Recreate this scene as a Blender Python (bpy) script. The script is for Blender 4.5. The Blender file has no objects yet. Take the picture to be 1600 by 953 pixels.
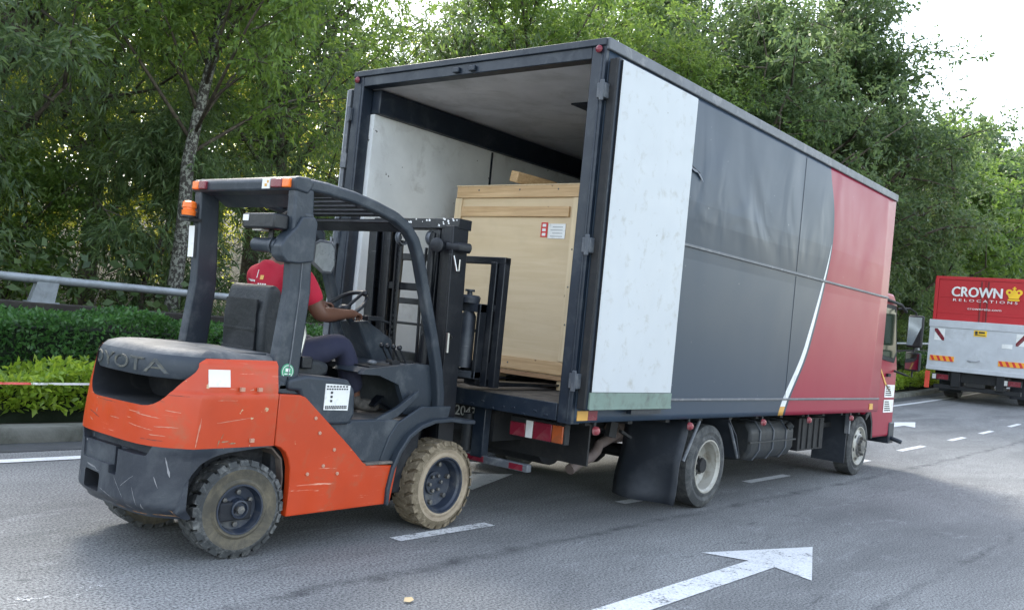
import bpy, bmesh, math, random
import numpy as np
from mathutils import Vector, Matrix, Euler

R = math.radians
random.seed(7)
scene = bpy.context.scene
col = scene.collection

# ------------------------------------------------------------------ camera
cam_d = bpy.data.cameras.new('camera')
cam = bpy.data.objects.new('camera', cam_d)
col.objects.link(cam)
r_ = Vector((0.624, -0.775, 0.098)); u_ = Vector((-0.077, 0.065, 0.995)); f_ = Vector((0.777, 0.629, 0.019))
f_.normalize(); r_ = (r_ - f_ * r_.dot(f_)).normalized(); u_ = r_.cross(f_)
M = Matrix((r_, u_, -f_)).transposed().to_4x4()
M.translation = Vector((-5.141, -3.542, 1.39))
cam.matrix_world = M
cam_d.sensor_width = 36.0
cam_d.lens = 1465.66 / 1600 * 36
cam_d.clip_end = 2000
cam_d.clip_start = 0.05
scene.camera = cam

# ------------------------------------------------------------------ world, sun, exposure
SUN_EL, SUN_AZ = R(42), R(62)          # azimuth measured from +X towards +Y: behind the trees on the left
w = bpy.data.worlds.new('World'); scene.world = w; w.use_nodes = True
nt = w.node_tree
sky = nt.nodes.new('ShaderNodeTexSky'); sky.sky_type = 'NISHITA'; sky.sun_disc = False
sky.sun_elevation = SUN_EL; sky.sun_rotation = R(90) - SUN_AZ
sky.air_density = 1.3; sky.dust_density = 1.6; sky.ozone_density = 1.5
hs = nt.nodes.new('ShaderNodeHueSaturation'); hs.inputs['Saturation'].default_value = 0.56
nt.links.new(sky.outputs[0], hs.inputs['Color'])
nt.links.new(hs.outputs[0], nt.nodes['Background'].inputs['Color'])
nt.nodes['Background'].inputs['Strength'].default_value = 0.15
sd = bpy.data.lights.new('sun', 'SUN'); sd.energy = 1.3; sd.angle = R(20); sd.color = (1.0, 0.93, 0.80)
sun = bpy.data.objects.new('sun', sd); col.objects.link(sun)
sdir = Vector((math.cos(SUN_EL) * math.cos(SUN_AZ), math.cos(SUN_EL) * math.sin(SUN_AZ), math.sin(SUN_EL)))
sun.rotation_euler = sdir.to_track_quat('Z', 'Y').to_euler()
scene.view_settings.view_transform = 'Standard'; scene.view_settings.look = 'None'
scene.view_settings.gamma = 1; scene.view_settings.use_curve_mapping = False
scene.view_settings.exposure = 2.1
scene.render.engine = 'CYCLES'

# ------------------------------------------------------------------ helpers
def tag(o, label=None, cat=None, group=None, kind=None):
    if label: o['label'] = label
    if cat: o['category'] = cat
    if group: o['group'] = group
    if kind: o['kind'] = kind
    return o

def empty(name, loc, label, cat, group=None):
    o = bpy.data.objects.new(name, None); col.objects.link(o)
    o.location = loc; o.empty_display_size = .2
    o['_o'] = list(loc)
    return tag(o, label, cat, group)

def worg(o):
    return Vector(o['_o']) if o is not None else Vector((0, 0, 0))

class MB:
    def __init__(s): s.v = []; s.f = []; s.m = []
    def add(s, vs, fs, mi=0):
        k = len(s.v); s.v += [tuple(v) for v in vs]
        s.f += [tuple(i + k for i in f) for f in fs]; s.m += [mi] * len(fs); return s
    def box(s, x0, x1, y0, y1, z0, z1, mi=0):
        return s.add([(x0,y0,z0),(x1,y0,z0),(x1,y1,z0),(x0,y1,z0),(x0,y0,z1),(x1,y0,z1),(x1,y1,z1),(x0,y1,z1)],
                     [(0,3,2,1),(4,5,6,7),(0,1,5,4),(1,2,6,5),(2,3,7,6),(3,0,4,7)], mi)
    def obox(s, c, size, rot=(0,0,0), mi=0):
        m = Euler(rot).to_matrix(); c = Vector(c); a, b, d = [q / 2 for q in size]
        vs = [c + m @ Vector(p) for p in [(-a,-b,-d),(a,-b,-d),(a,b,-d),(-a,b,-d),(-a,-b,d),(a,-b,d),(a,b,d),(-a,b,d)]]
        return s.add(vs, [(0,3,2,1),(4,5,6,7),(0,1,5,4),(1,2,6,5),(2,3,7,6),(3,0,4,7)], mi)
    def prism(s, poly, axis, a, b, mi=0):
        n = len(poly)
        def P(p, t):
            return (t, p[0], p[1]) if axis == 'x' else (p[0], t, p[1]) if axis == 'y' else (p[0], p[1], t)
        vs = [P(p, a) for p in poly] + [P(p, b) for p in poly]
        fs = [tuple(range(n)), tuple(range(2*n-1, n-1, -1))] + [(i, i+n, (i+1) % n + n, (i+1) % n) for i in range(n)]
        return s.add(vs, fs, mi)
    def strip(s, path, th, y0, y1, mi=0):
        """a bar of thickness th following path in the xz plane, from y0 to y1"""
        n = len(path); P = [Vector((p[0], 0, p[1])) for p in path]; vs = []
        for i in range(n):
            d = (P[min(i+1, n-1)] - P[max(i-1, 0)]).normalized(); nn = Vector((-d.z, 0, d.x)) * th / 2
            for y in (y0, y1):
                for q in (P[i] + nn, P[i] - nn): vs.append((q.x, y, q.z))
        fs = []
        for i in range(n-1):
            a = 4*i; b = a + 4
            fs += [(a, b, b+1, a+1), (a+2, a+3, b+3, b+2), (a, a+2, b+2, b), (a+1, b+1, b+3, a+3)]
        fs += [(0, 1, 3, 2), (4*n-4, 4*n-2, 4*n-1, 4*n-3)]
        return s.add(vs, fs, mi)
    def tube(s, path, r, n=10, mi=0, cap=True):
        P = [Vector(p) for p in path]; m = len(P)
        rr = r if isinstance(r, (list, tuple)) else [r] * m
        vs = []; up = Vector((0, 0, 1)); prev = None
        for i in range(m):
            d = (P[min(i+1, m-1)] - P[max(i-1, 0)]).normalized()
            if prev is None:
                a = d.cross(up)
                if a.length < .05: a = d.cross(Vector((1, 0, 0)))
            else: a = prev - d * prev.dot(d)
            a.normalize(); prev = a; b = d.cross(a)
            for k in range(n):
                t = 2*math.pi*k/n; vs.append(P[i] + (a*math.cos(t) + b*math.sin(t)) * rr[i])
        fs = [(i*n+k, i*n+(k+1) % n, (i+1)*n+(k+1) % n, (i+1)*n+k) for i in range(m-1) for k in range(n)]
        if cap: fs += [tuple(range(n))[::-1], tuple((m-1)*n+k for k in range(n))]
        return s.add(vs, fs, mi)
    def lathe(s, prof, c, axis=(0, 1, 0), n=32, mi=0, mis=None):
        c = Vector(c); ax = Vector(axis).normalized()
        a = ax.cross(Vector((0, 0, 1)))
        if a.length < .05: a = Vector((1, 0, 0))
        a.normalize(); b = ax.cross(a); vs = []
        for (t, rad) in prof:
            for k in range(n):
                q = 2*math.pi*k/n; vs.append(c + ax*t + (a*math.cos(q) + b*math.sin(q)) * max(rad, 1e-4))
        for i in range(len(prof)-1):
            pass
        base = len(s.v); s.v += [tuple(v) for v in vs]
        for i in range(len(prof)-1):
            for k in range(n):
                s.f.append((base+i*n+k, base+i*n+(k+1) % n, base+(i+1)*n+(k+1) % n, base+(i+1)*n+k))
                s.m.append(mis[i] if mis else mi)
        return s
    def ball(s, c, r, mi=0, sc=(1, 1, 1), n=12):
        vs = []; fs = []; h = n // 2
        for i in range(h+1):
            p = math.pi*i/h
            for k in range(n):
                t = 2*math.pi*k/n
                vs.append((c[0]+r*sc[0]*math.sin(p)*math.cos(t), c[1]+r*sc[1]*math.sin(p)*math.sin(t), c[2]+r*sc[2]*math.cos(p)))
        for i in range(h):
            for k in range(n): fs.append((i*n+k, i*n+(k+1) % n, (i+1)*n+(k+1) % n, (i+1)*n+k))
        return s.add(vs, fs, mi)
    def build(s, name, mats, parent=None, bevel=0, ang=35, label=None, smooth=True, recalc=True, seg=2):
        if not isinstance(mats, (list, tuple)): mats = [mats]
        V = np.array(s.v, float); lo = V.min(0); hi = V.max(0); o0 = (lo + hi) / 2
        me = bpy.data.meshes.new(name); me.from_pydata((V - o0).tolist(), [], s.f)
        for m in mats: me.materials.append(m)
        me.polygons.foreach_set('material_index', s.m)
        if recalc:
            bm = bmesh.new(); bm.from_mesh(me); bmesh.ops.remove_doubles(bm, verts=bm.verts, dist=1e-5)
            bmesh.ops.recalc_face_normals(bm, faces=bm.faces); bm.to_mesh(me); bm.free()
        if smooth:
            me.shade_smooth(); me.set_sharp_from_angle(angle=R(ang))
        o = bpy.data.objects.new(name, me); col.objects.link(o)
        o['_o'] = [float(q) for q in o0]
        o.location = Vector(o0) - worg(parent)
        if parent is not None: o.parent = parent
        if bevel:
            b = o.modifiers.new('bevel', 'BEVEL'); b.width = bevel; b.segments = seg; b.limit_method = 'ANGLE'; b.angle_limit = R(35)
            b.harden_normals = False
        if label: o['label'] = label
        return o

def text_geo(body, size, ext=.002):
    cu = bpy.data.curves.new('t', 'FONT'); cu.body = body; cu.size = size; cu.extrude = ext
    cu.align_x = 'CENTER'; cu.align_y = 'CENTER'; cu.resolution_u = 3
    o = bpy.data.objects.new('t', cu); col.objects.link(o)
    dg = bpy.context.evaluated_depsgraph_get(); me = bpy.data.meshes.new_from_object(o.evaluated_get(dg))
    vs = [tuple(v.co) for v in me.vertices]; fs = [tuple(p.vertices) for p in me.polygons]
    bpy.data.objects.remove(o); bpy.data.curves.remove(cu); bpy.data.meshes.remove(me)
    return vs, fs

def put_text(mb, body, size, c, right, up, ext=.002, mi=0, sx=1.0, bold=0):
    vs, fs = text_geo(body, size, ext); c = Vector(c); right = Vector(right).normalized(); up = Vector(up).normalized(); nn = right.cross(up)
    mb.add([c + right*v[0]*sx + up*v[1] + nn*v[2] for v in vs], fs, mi)

# ------------------------------------------------------------------ materials
def newmat(name):
    m = bpy.data.materials.new(name); m.use_nodes = True
    return m, m.node_tree, m.node_tree.nodes['Principled BSDF']
def nd(nt, typ, **kw):
    n = nt.nodes.new('ShaderNode' + typ)
    for k, v in kw.items():
        k2 = k.replace('_', ' ')
        if hasattr(n, k) and k not in n.inputs: setattr(n, k, v)
        else:
            s = n.inputs[k2] if k2 in n.inputs else n.inputs[k]
            if hasattr(v, 'links') or isinstance(v, bpy.types.NodeSocket): nt.links.new(v, s)
            else: s.default_value = v
    return n
def c4(c): return (c[0], c[1], c[2], 1)
def coords(nt, scale=(1, 1, 1), typ='Object'):
    t = nt.nodes.new('ShaderNodeTexCoord'); mp = nt.nodes.new('ShaderNodeMapping')
    mp.inputs['Scale'].default_value = scale; nt.links.new(t.outputs[typ], mp.inputs['Vector'])
    return mp.outputs['Vector']
def noise(nt, vec, scale, detail=4, rough=.55, dist=0):
    n = nt.nodes.new('ShaderNodeTexNoise'); nt.links.new(vec, n.inputs['Vector'])
    n.inputs['Scale'].default_value = scale; n.inputs['Detail'].default_value = detail
    n.inputs['Roughness'].default_value = rough; n.inputs['Distortion'].default_value = dist
    return n.outputs['Fac']
def ramp(nt, fac, a, b, va=0.0, vb=1.0):
    n = nt.nodes.new('ShaderNodeMapRange'); nt.links.new(fac, n.inputs['Value'])
    n.inputs['From Min'].default_value = a; n.inputs['From Max'].default_value = b
    n.inputs['To Min'].default_value = va; n.inputs['To Max'].default_value = vb
    return n.outputs['Result']
def mix(nt, fac, a, b):
    n = nt.nodes.new('ShaderNodeMix'); n.data_type = 'RGBA'
    for s, v in ((n.inputs[0], fac), (n.inputs[6], a), (n.inputs[7], b)):
        if isinstance(v, bpy.types.NodeSocket): nt.links.new(v, s)
        else: s.default_value = v if isinstance(v, (int, float)) else c4(v)
    return n.outputs[2]
def mul(nt, a, b, op='MULTIPLY'):
    n = nt.nodes.new('ShaderNodeMath'); n.operation = op
    for s, v in ((n.inputs[0], a), (n.inputs[1], b)):
        if isinstance(v, bpy.types.NodeSocket): nt.links.new(v, s)
        else: s.default_value = v
    return n.outputs[0]

def pm(name, c, rough=.5, metal=0, dirt=None, scratch=None, bump=None, spots=None, var=.12, typ='Object'):
    """worn surface: colour, tone variation, dirt patches (col, amount, scale), scratches (col, amount), spots (col, amount, scale), bump (strength, scale)"""
    m, nt, b = newmat(name); v = coords(nt, typ=typ)
    base = mix(nt, ramp(nt, noise(nt, v, 2.3, 5), .3, .7), [q*(1-var) for q in c], [min(1, q*(1+var)) for q in c])
    rg = ramp(nt, noise(nt, v, 6, 5), .3, .7, rough - .07, rough + .1)
    if dirt:
        dc, am, sc = dirt
        f = ramp(nt, noise(nt, v, sc, 8, .68, .4), .62 - am*.35, .8 - am*.2)
        base = mix(nt, mul(nt, f, .85), base, dc)
    if spots:
        dc, am, sc = spots
        f = ramp(nt, noise(nt, v, sc, 3, .6), .78 - am*.2, .80 - am*.2)
        base = mix(nt, f, base, dc)
    if scratch:
        dc, am = scratch
        v2 = coords(nt, (1.2, 1.2, 22)); f1 = ramp(nt, noise(nt, v2, 2.2, 8, .7, .2), .70 - am*.1, .74 - am*.1)
        f2 = ramp(nt, noise(nt, v, 3.1, 2), .5, .62)
        base = mix(nt, mul(nt, f1, f2), base, dc)
    nt.links.new(base, b.inputs['Base Color']); nt.links.new(rg, b.inputs['Roughness'])
    b.inputs['Metallic'].default_value = metal
    if bump:
        bn = nt.nodes.new('ShaderNodeBump'); bn.inputs['Strength'].default_value = bump[0]; bn.inputs['Distance'].default_value = .01
        nt.links.new(noise(nt, v, bump[1], 6), bn.inputs['Height']); nt.links.new(bn.outputs[0], b.inputs['Normal'])
    return m

DUST = (.32, .29, .24)
M_orange = pm('orange_paint', (.49, .046, .006), .38, dirt=((.30, .10, .045), .25, 4.5), scratch=((.75, .42, .30), .9), spots=((.5, .34, .2), .28, 16), bump=(.12, 5))
M_cwblack = pm('counterweight_grey', (.026, .032, .044), .5, dirt=((.09, .10, .11), .45, 3), scratch=((.25, .25, .25), .8), spots=((.2, .14, .08), .3, 22), bump=(.35, 20))
M_plastic = pm('grey_plastic', (.022, .031, .043), .48, dirt=((.09, .10, .11), .33, 4), bump=(.15, 60))
M_hood = pm('hood_grey', (.060, .068, .078), .6, dirt=((.20, .20, .195), .60, 5), scratch=((.35, .35, .33), .7), bump=(.3, 40))
M_void = pm('dark_cavity', (.011, .013, .018), .8, dirt=((.055, .055, .055), .35, 6))
M_floorp = pm('dusty_floor', (.06, .062, .06), .8, dirt=((.26, .20, .16), .6, 5), bump=(.5, 60))
M_black = pm('black_steel', (.006, .008, .012), .42, dirt=((.028, .03, .032), .3, 6), scratch=((.14, .14, .14), .4), bump=(.2, 30))
M_chrome = pm('bare_steel', (.55, .55, .54), .3, 1, dirt=((.12, .10, .08), .35, 9))
M_seat = pm('seat_vinyl', (.020, .024, .028), .6, dirt=((.09, .09, .09), .3, 8), bump=(.4, 60))
M_white_st = pm('white_sticker', (.78, .78, .76), .5, dirt=((.4, .4, .38), .2, 12))
M_red_st = pm('red_sticker', (.6, .03, .03), .5)
M_green_st = pm('green_sticker', (.06, .30, .16), .5)
M_ink = pm('ink', (.03, .03, .035), .6)
M_tan_lug = pm('tan_lug_rubber', (.15, .12, .078), .9, dirt=((.38, .31, .22), .45, 22), bump=(.6, 45))
M_tan_tyre = pm('tan_rubber', (.345, .28, .20), .85, dirt=((.16, .12, .08), .45, 7), bump=(.5, 35))
M_tan_groove = pm('muddy_rubber', (.15, .115, .075), .9, dirt=((.3, .24, .17), .4, 25))
M_grey_tyre = pm('grey_rubber', (.070, .064, .050), .85, dirt=((.17, .145, .10), .55, 9), bump=(.5, 35))
M_grey_edge = pm('dusty_rubber_edge', (.050, .054, .056), .85, dirt=((.24, .24, .23), .42, 16), bump=(.6, 45))
M_tyre_blk = pm('black_rubber', (.022, .023, .026), .85, dirt=((.12, .12, .11), .3, 22), bump=(.5, 40))
M_truck_tyre = pm('truck_rubber', (.045, .048, .05), .85, dirt=((.15, .15, .145), .5, 8), bump=(.4, 40))
M_rimblk = pm('rim_dark', (.022, .030, .048), .42, dirt=((.11, .11, .105), .3, 9))
M_rimgrey = pm('rim_silver', (.42, .41, .37), .5, .3, dirt=((.18, .15, .11), .4, 10))
M_rimbolt = pm('rim_bolt', (.12, .12, .12), .5, .5, dirt=(DUST, .4, 30))
M_olens = pm('orange_lens', (.85, .17, .02), .25)
M_rlens = pm('red_lens', (.17, .014, .028), .25, dirt=((.2, .08, .08), .3, 9))
M_wlens = pm('clear_lens', (.6, .6, .58), .25)
M_boltp = pm('bolt_pale', (.48, .25, .17), .5)
M_archin = pm('arch_inner', (.10, .075, .065), .8, dirt=((.2, .17, .14), .5, 6))
# --- truck
M_skin_r = None
def truck_paint(name, c, rough, wav):
    m, nt, b = newmat(name); v = coords(nt)
    base = mix(nt, ramp(nt, noise(nt, v, .5, 3), .3, .7), [q*.95 for q in c], [q*1.05 for q in c])
    vs = coords(nt, (14, 14, .35)); streak = ramp(nt, noise(nt, vs, 1.6, 7, .75), .55, .85)
    base = mix(nt, mul(nt, streak, .22), base, [q*.7 + .03 for q in c])
    sp = ramp(nt, noise(nt, v, 24, 2), .74, .76); base = mix(nt, mul(nt, sp, .6), base, [q*.5+.25 for q in c])
    nt.links.new(base, b.inputs['Base Color'])
    nt.links.new(ramp(nt, noise(nt, v, 1.5, 3), .3, .7, rough-.02, rough+.05), b.inputs['Roughness'])
    # thin sheet-metal waviness, stronger in the upper panels (dents in the sheet)
    sx = nt.nodes.new('ShaderNodeSeparateXYZ'); nt.links.new(v, sx.inputs[0])
    up = ramp(nt, sx.outputs['Z'], .0, .45, .12, 1.0)
    b.inputs['Specular IOR Level'].default_value = .28
    vw = coords(nt, (1.5, 1.0, 1.0)); h = mul(nt, noise(nt, vw, .8, 1.2, .35, .9), up)
    band = mul(nt, ramp(nt, sx.outputs['Z'], .12, .32), ramp(nt, sx.outputs['Z'], .45, 1.05, 1, .12))
    band = mul(nt, band, ramp(nt, sx.outputs['X'], .1, 1.3, 1, .35))
    vd = coords(nt, (1.5, 1.0, 1.0)); h = mul(nt, h, mul(nt, mul(nt, noise(nt, vd, 1.2, 1.5, .4, 1.6), band), .5), 'ADD')
    bn = nt.nodes.new('ShaderNodeBump'); bn.inputs['Strength'].default_value = wav; bn.inputs['Distance'].default_value = .25
    nt.links.new(h, bn.inputs['Height']); nt.links.new(bn.outputs[0], b.inputs['Normal'])
    return m
M_tgrey = truck_paint('slate_truck_paint', (.029, .048, .076), .32, .15)
M_tred = truck_paint('red_truck_paint', (.27, .006, .032), .33, .10)
M_tstripe = pm('stripe_white', (.72, .74, .76), .4, dirt=((.4, .4, .4), .2, 8))
M_tyellow = pm('stripe_yellow', (.62, .33, .06), .4)
M_trim = pm('truck_trim', (.009, .016, .028), .42, dirt=((.045, .055, .065), .3, 7), bump=(.1, 20))
M_trimmid = pm('trim_mid', (.06, .07, .085), .45, dirt=((.2, .2, .2), .3, 9))
M_trimlt = pm('trim_light', (.10, .11, .125), .45, dirt=((.3, .3, .3), .3, 6))
M_dwhite = pm('door_white', (.50, .525, .545), .45, var=.03, dirt=((.33, .32, .28), .2, 8), spots=((.14, .12, .10), .22, 14), bump=(.03, 8))
M_dgreen = pm('kick_plate', (.16, .225, .19), .6, dirt=((.09, .10, .09), .35, 8))
M_iwall = pm('inside_wall', (.72, .74, .74), .55, dirt=((.46, .46, .45), .25, 3.5), spots=((.14, .14, .14), .33, 9), bump=(.04, 6))
M_iceil = pm('inside_ceiling', (.60, .60, .62), .6, dirt=((.36, .36, .36), .4, 2))
M_ifloor = pm('cargo_floor', (.085, .075, .065), .7, dirt=((.22, .19, .16), .5, 7), scratch=((.3, .3, .3), .5), bump=(.3, 20))
M_chassis = pm('chassis_black', (.008, .009, .011), .7, dirt=((.03, .028, .026), .35, 6), bump=(.3, 20))
M_flap = pm('mudflap_rubber', (.018, .023, .032), .6, dirt=((.05, .055, .065), .3, 4), bump=(.15, 9))
M_exh = pm('exhaust_rust', (.13, .10, .09), .75, dirt=((.12, .08, .06), .4, 12))
M_tank = pm('tank_grey', (.022, .026, .030), .6, dirt=((.06, .058, .055), .4, 7), bump=(.2, 14))
M_glass, _nt, _b = newmat('dark_glass'); _b.inputs['Base Color'].default_value = (.015, .028, .018, 1); _b.inputs['Roughness'].default_value = .12; _b.inputs['Specular IOR Level'].default_value = .18
M_mirror, _nt, _b = newmat('mirror_glass'); _b.inputs['Base Color'].default_value = (.35, .40, .42, 1); _b.inputs['Metallic'].default_value = 1; _b.inputs['Roughness'].default_value = .06

def wood(name, a, b_, sc=(1, 30, 30), rough=.6, knots=True):
    m, nt, b = newmat(name); v = coords(nt, sc)
    f = noise(nt, v, 1.6, 6, .6, .8)
    base = mix(nt, ramp(nt, f, .35, .68), a, b_)
    v1 = coords(nt)
    base = mix(nt, mul(nt, ramp(nt, noise(nt, v1, 3, 3), .5, .75), .3), base, [q*.7 for q in a])
    if knots: base = mix(nt, ramp(nt, noise(nt, v1, 9, 1), .74, .78), base, (.16, .08, .035))
    nt.links.new(base, b.inputs['Base Color']); b.inputs['Roughness'].default_value = rough
    bn = nt.nodes.new('ShaderNodeBump'); bn.inputs['Strength'].default_value = .12; bn.inputs['Distance'].default_value = .01
    nt.links.new(f, bn.inputs['Height']); nt.links.new(bn.outputs[0], b.inputs['Normal'])
    return m
M_ply = wood('plywood', (.62, .47, .285), (.69, .54, .35), (20, .7, 9), knots=False)
M_pineh = wood('pine_rail', (.50, .31, .15), (.68, .47, .26), (20, 1.2, 34))
M_pinev = wood('pine_post', (.64, .49, .30), (.76, .61, .40), (20, 34, 1.2))

# --- ground
def M_asphalt_():
    m, nt, b = newmat('asphalt'); v = coords(nt)
    grain = noise(nt, v, 70, 3, .75)
    g2 = noise(nt, v, 150, 2, .8); g3 = noise(nt, v, 28, 4, .8)
    vlong = coords(nt, (.35, 1.1, 1)); patch = noise(nt, vlong, .9, 6, .62, .6)
    base = mix(nt, ramp(nt, patch, .36, .66), (.18, .185, .185), (.32, .325, .32))
    # bleached scuffs with ragged ends, drawn along the traffic direction
    vs = coords(nt, (1.0, 3.0, 1)); sm = mul(nt, ramp(nt, noise(nt, vs, 2.2, 10, .80, .6), .53, .62), ramp(nt, noise(nt, v, .42, 3, .6), .47, .56))
    base = mix(nt, mul(nt, sm, .6), base, (.38, .39, .39))
    # tar-dark stains and tyre scuffs
    vt = coords(nt, (.8, 3.2, 1)); tr = mul(nt, ramp(nt, noise(nt, vt, 2.6, 9, .80, .5), .58, .64), ramp(nt, noise(nt, v, .6, 3), .5, .58))
    base = mix(nt, mul(nt, tr, .7), base, (.035, .038, .045))
    # long joint between two asphalt runs: fine dark ragged line
    sx = nt.nodes.new('ShaderNodeSeparateXYZ'); nt.links.new(v, sx.inputs[0])
    wob = mul(nt, noise(nt, v, 1.2, 8, .7), .35, 'MULTIPLY')
    for y0, wd, st in ((-.02, .030, .85), (-1.95, .022, .6)):
        d = mul(nt, mul(nt, mul(nt, sx.outputs['Y'], wob, 'SUBTRACT'), y0 - .17, 'SUBTRACT'), 0, 'ADD')
        ab = nt.nodes.new('ShaderNodeMath'); ab.operation = 'ABSOLUTE'; nt.links.new(d, ab.inputs[0])
        ln = ramp(nt, ab.outputs[0], wd*.4, wd*2.2, st, 0); ln = mul(nt, ln, ramp(nt, noise(nt, v, 2.2, 6, .8), .40, .62))
        base = mix(nt, ln, base, (.03, .033, .038))
    base = mix(nt, ramp(nt, grain, .40, .58, .85, 0), base, (.045, .047, .050))
    base = mix(nt, ramp(nt, g2, .56, .70, 0, .60), base, (.48, .49, .49))
    base = mix(nt, ramp(nt, g3, .62, .70, 0, .65), base, (.04, .042, .045))
    nt.links.new(base, b.inputs['Base Color']); b.inputs['Roughness'].default_value = .85
    b.inputs['Specular IOR Level'].default_value = .25
    bn = nt.nodes.new('ShaderNodeBump'); bn.inputs['Strength'].default_value = .8; bn.inputs['Distance'].default_value = .006
    nt.links.new(grain, bn.inputs['Height']); nt.links.new(bn.outputs[0], b.inputs['Normal'])
    return m
M_asph = M_asphalt_()
def M_paint_():
    m, nt, b = newmat('road_paint'); v = coords(nt)
    g = noise(nt, v, 70, 4, .7); wv = noise(nt, v, 5, 6, .7)
    base = mix(nt, ramp(nt, g, .40, .62, .4, 0), (.74, .75, .75), (.30, .31, .32))
    base = mix(nt, ramp(nt, wv, .5, .75, 0, .5), base, (.45, .46, .46))
    nt.links.new(base, b.inputs['Base Color']); b.inputs['Roughness'].default_value = .7
    # chipped paint: asphalt shows through
    tr = nt.nodes.new('ShaderNodeBsdfTransparent'); mx = nt.nodes.new('ShaderNodeMixShader')
    at = nt.nodes.new('ShaderNodeAttribute'); at.attribute_name = 'wear'
    f = mul(nt, noise(nt, v, 45, 6, .8), mul(nt, wv, .6), 'ADD')
    th = mul(nt, f, mul(nt, at.outputs['Fac'], .34), 'ADD')
    nt.links.new(ramp(nt, th, .98, 1.04), mx.inputs[0])
    nt.links.new(b.outputs[0], mx.inputs[1]); nt.links.new(tr.outputs[0], mx.inputs[2])
    nt.links.new(mx.outputs[0], nt.nodes['Material Output'].inputs['Surface'])
    return m
M_paint = M_paint_()
M_kerb = pm('kerb_concrete', (.15, .155, .135), .9, dirt=((.055, .06, .045), .6, 3), spots=((.3, .3, .27), .3, 12), bump=(.6, 25))
M_gutter = pm('gutter', (.05, .055, .06), .9, dirt=((.03, .035, .03), .5, 4), bump=(.4, 40))
M_soil = pm('soil', (.045, .035, .024), .95, dirt=((.03, .045, .018), .5, 3), bump=(.8, 12))
M_wallc = pm('mossy_concrete', (.030, .026, .022), .9, dirt=((.06, .055, .04), .4, 4), bump=(.5, 10))
M_galv = pm('galvanised', (.30, .33, .35), .45, .25, dirt=((.16, .17, .17), .45, 5), spots=((.1, .1, .1), .25, 20))
M_tapew = pm('tape_white', (.7, .68, .66), .5); M_taper = pm('tape_red', (.6, .08, .06), .5)

def leafmat(name, cols, trans=.35, rough=.5):
    m, nt, b = newmat(name)
    g = nt.nodes.new('ShaderNodeNewGeometry'); rp = nt.nodes.new('ShaderNodeValToRGB')
    nt.links.new(g.outputs['Random Per Island'], rp.inputs[0])
    el = rp.color_ramp.elements
    while len(el) < len(cols): el.new(.5)
    for i, c in enumerate(cols): el[i].position = i/(len(cols)-1); el[i].color = c4(c)
    nt.links.new(rp.outputs[0], b.inputs['Base Color']); b.inputs['Roughness'].default_value = rough
    tl = nt.nodes.new('ShaderNodeBsdfTranslucent'); hs = nt.nodes.new('ShaderNodeHueSaturation')
    hs.inputs['Value'].default_value = 2.3; hs.inputs['Hue'].default_value = .485; nt.links.new(rp.outputs[0], hs.inputs['Color'])
    nt.links.new(hs.outputs[0], tl.inputs['Color'])
    mx = nt.nodes.new('ShaderNodeMixShader'); mx.inputs[0].default_value = trans
    nt.links.new(b.outputs[0], mx.inputs[1]); nt.links.new(tl.outputs[0], mx.inputs[2])
    nt.links.new(mx.outputs[0], nt.nodes['Material Output'].inputs['Surface'])
    return m
L_dark = leafmat('leaf_dark', [(.036, .068, .026), (.060, .105, .036), (.095, .145, .046), (.046, .084, .036)])
L_blue = leafmat('leaf_bluegreen', [(.050, .090, .038), (.078, .13, .048), (.115, .17, .062), (.070, .11, .032)], .42)
L_mid = leafmat('leaf_mid', [(.065, .125, .022), (.095, .165, .028), (.135, .205, .04), (.05, .10, .028)], .45)
L_sunlit = leafmat('leaf_sunlit_yellow', [(.22, .27, .035), (.33, .36, .05), (.45, .44, .09), (.16, .22, .03)], .55)  # sunlight on the far crowns is put into these bright leaf colours
L_hedge = leafmat('leaf_hedge', [(.028, .085, .020), (.045, .125, .028), (.065, .16, .036), (.03, .09, .03)], .3, .42)
L_light = leafmat('leaf_lime', [(.13, .22, .02), (.20, .31, .03), (.27, .37, .04), (.10, .18, .02)], .35, .45)
def M_bark_(name, a, b_, sc=1.0):
    m, nt, b = newmat(name); v = coords(nt, (1, 1, .8)); f = noise(nt, v, 13*sc, 5, .7)
    base = mix(nt, ramp(nt, f, .50, .54), a, b_)
    nt.links.new(base, b.inputs['Base Color']); b.inputs['Roughness'].default_value = .9
    return m
M_bark = M_bark_('bark_brown', (.055, .045, .033), (.10, .085, .06))
M_barksp = M_bark_('bark_lichen', (.040, .036, .030), (.21, .215, .18), 1.6)

# ================================================================== THE SETTING
def gr(x):
    if x < 4: return 0.0
    if x < 30: return .0009*(x-4)**2
    return .6084 + (1-math.exp(-(x-30)*.0468))
def sh(x): return 0 if x < 4 else .012*(x-4)

def sheet(name, xs, yf, zoff, mat, kind='structure', zf=None):
    """strip of ground: for each x the list of (y, dz)"""
    vs = []; rows = [yf(x) for x in xs]; n = len(rows[0])
    for x, row in zip(xs, rows):
        for (y, dz) in row: vs.append((x, y, gr(x) + zoff + dz))
    fs = [(i*n+j, i*n+j+1, (i+1)*n+j+1, (i+1)*n+j) for i in range(len(xs)-1) for j in range(n-1)]
    me = bpy.data.meshes.new(name); me.from_pydata(vs, [], [f[::-1] for f in fs]); me.materials.append(mat)
    me.shade_smooth(); me.set_sharp_from_angle(angle=R(40))
    o = bpy.data.objects.new(name, me); col.objects.link(o)
    if kind: o['kind'] = kind
    return o

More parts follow.
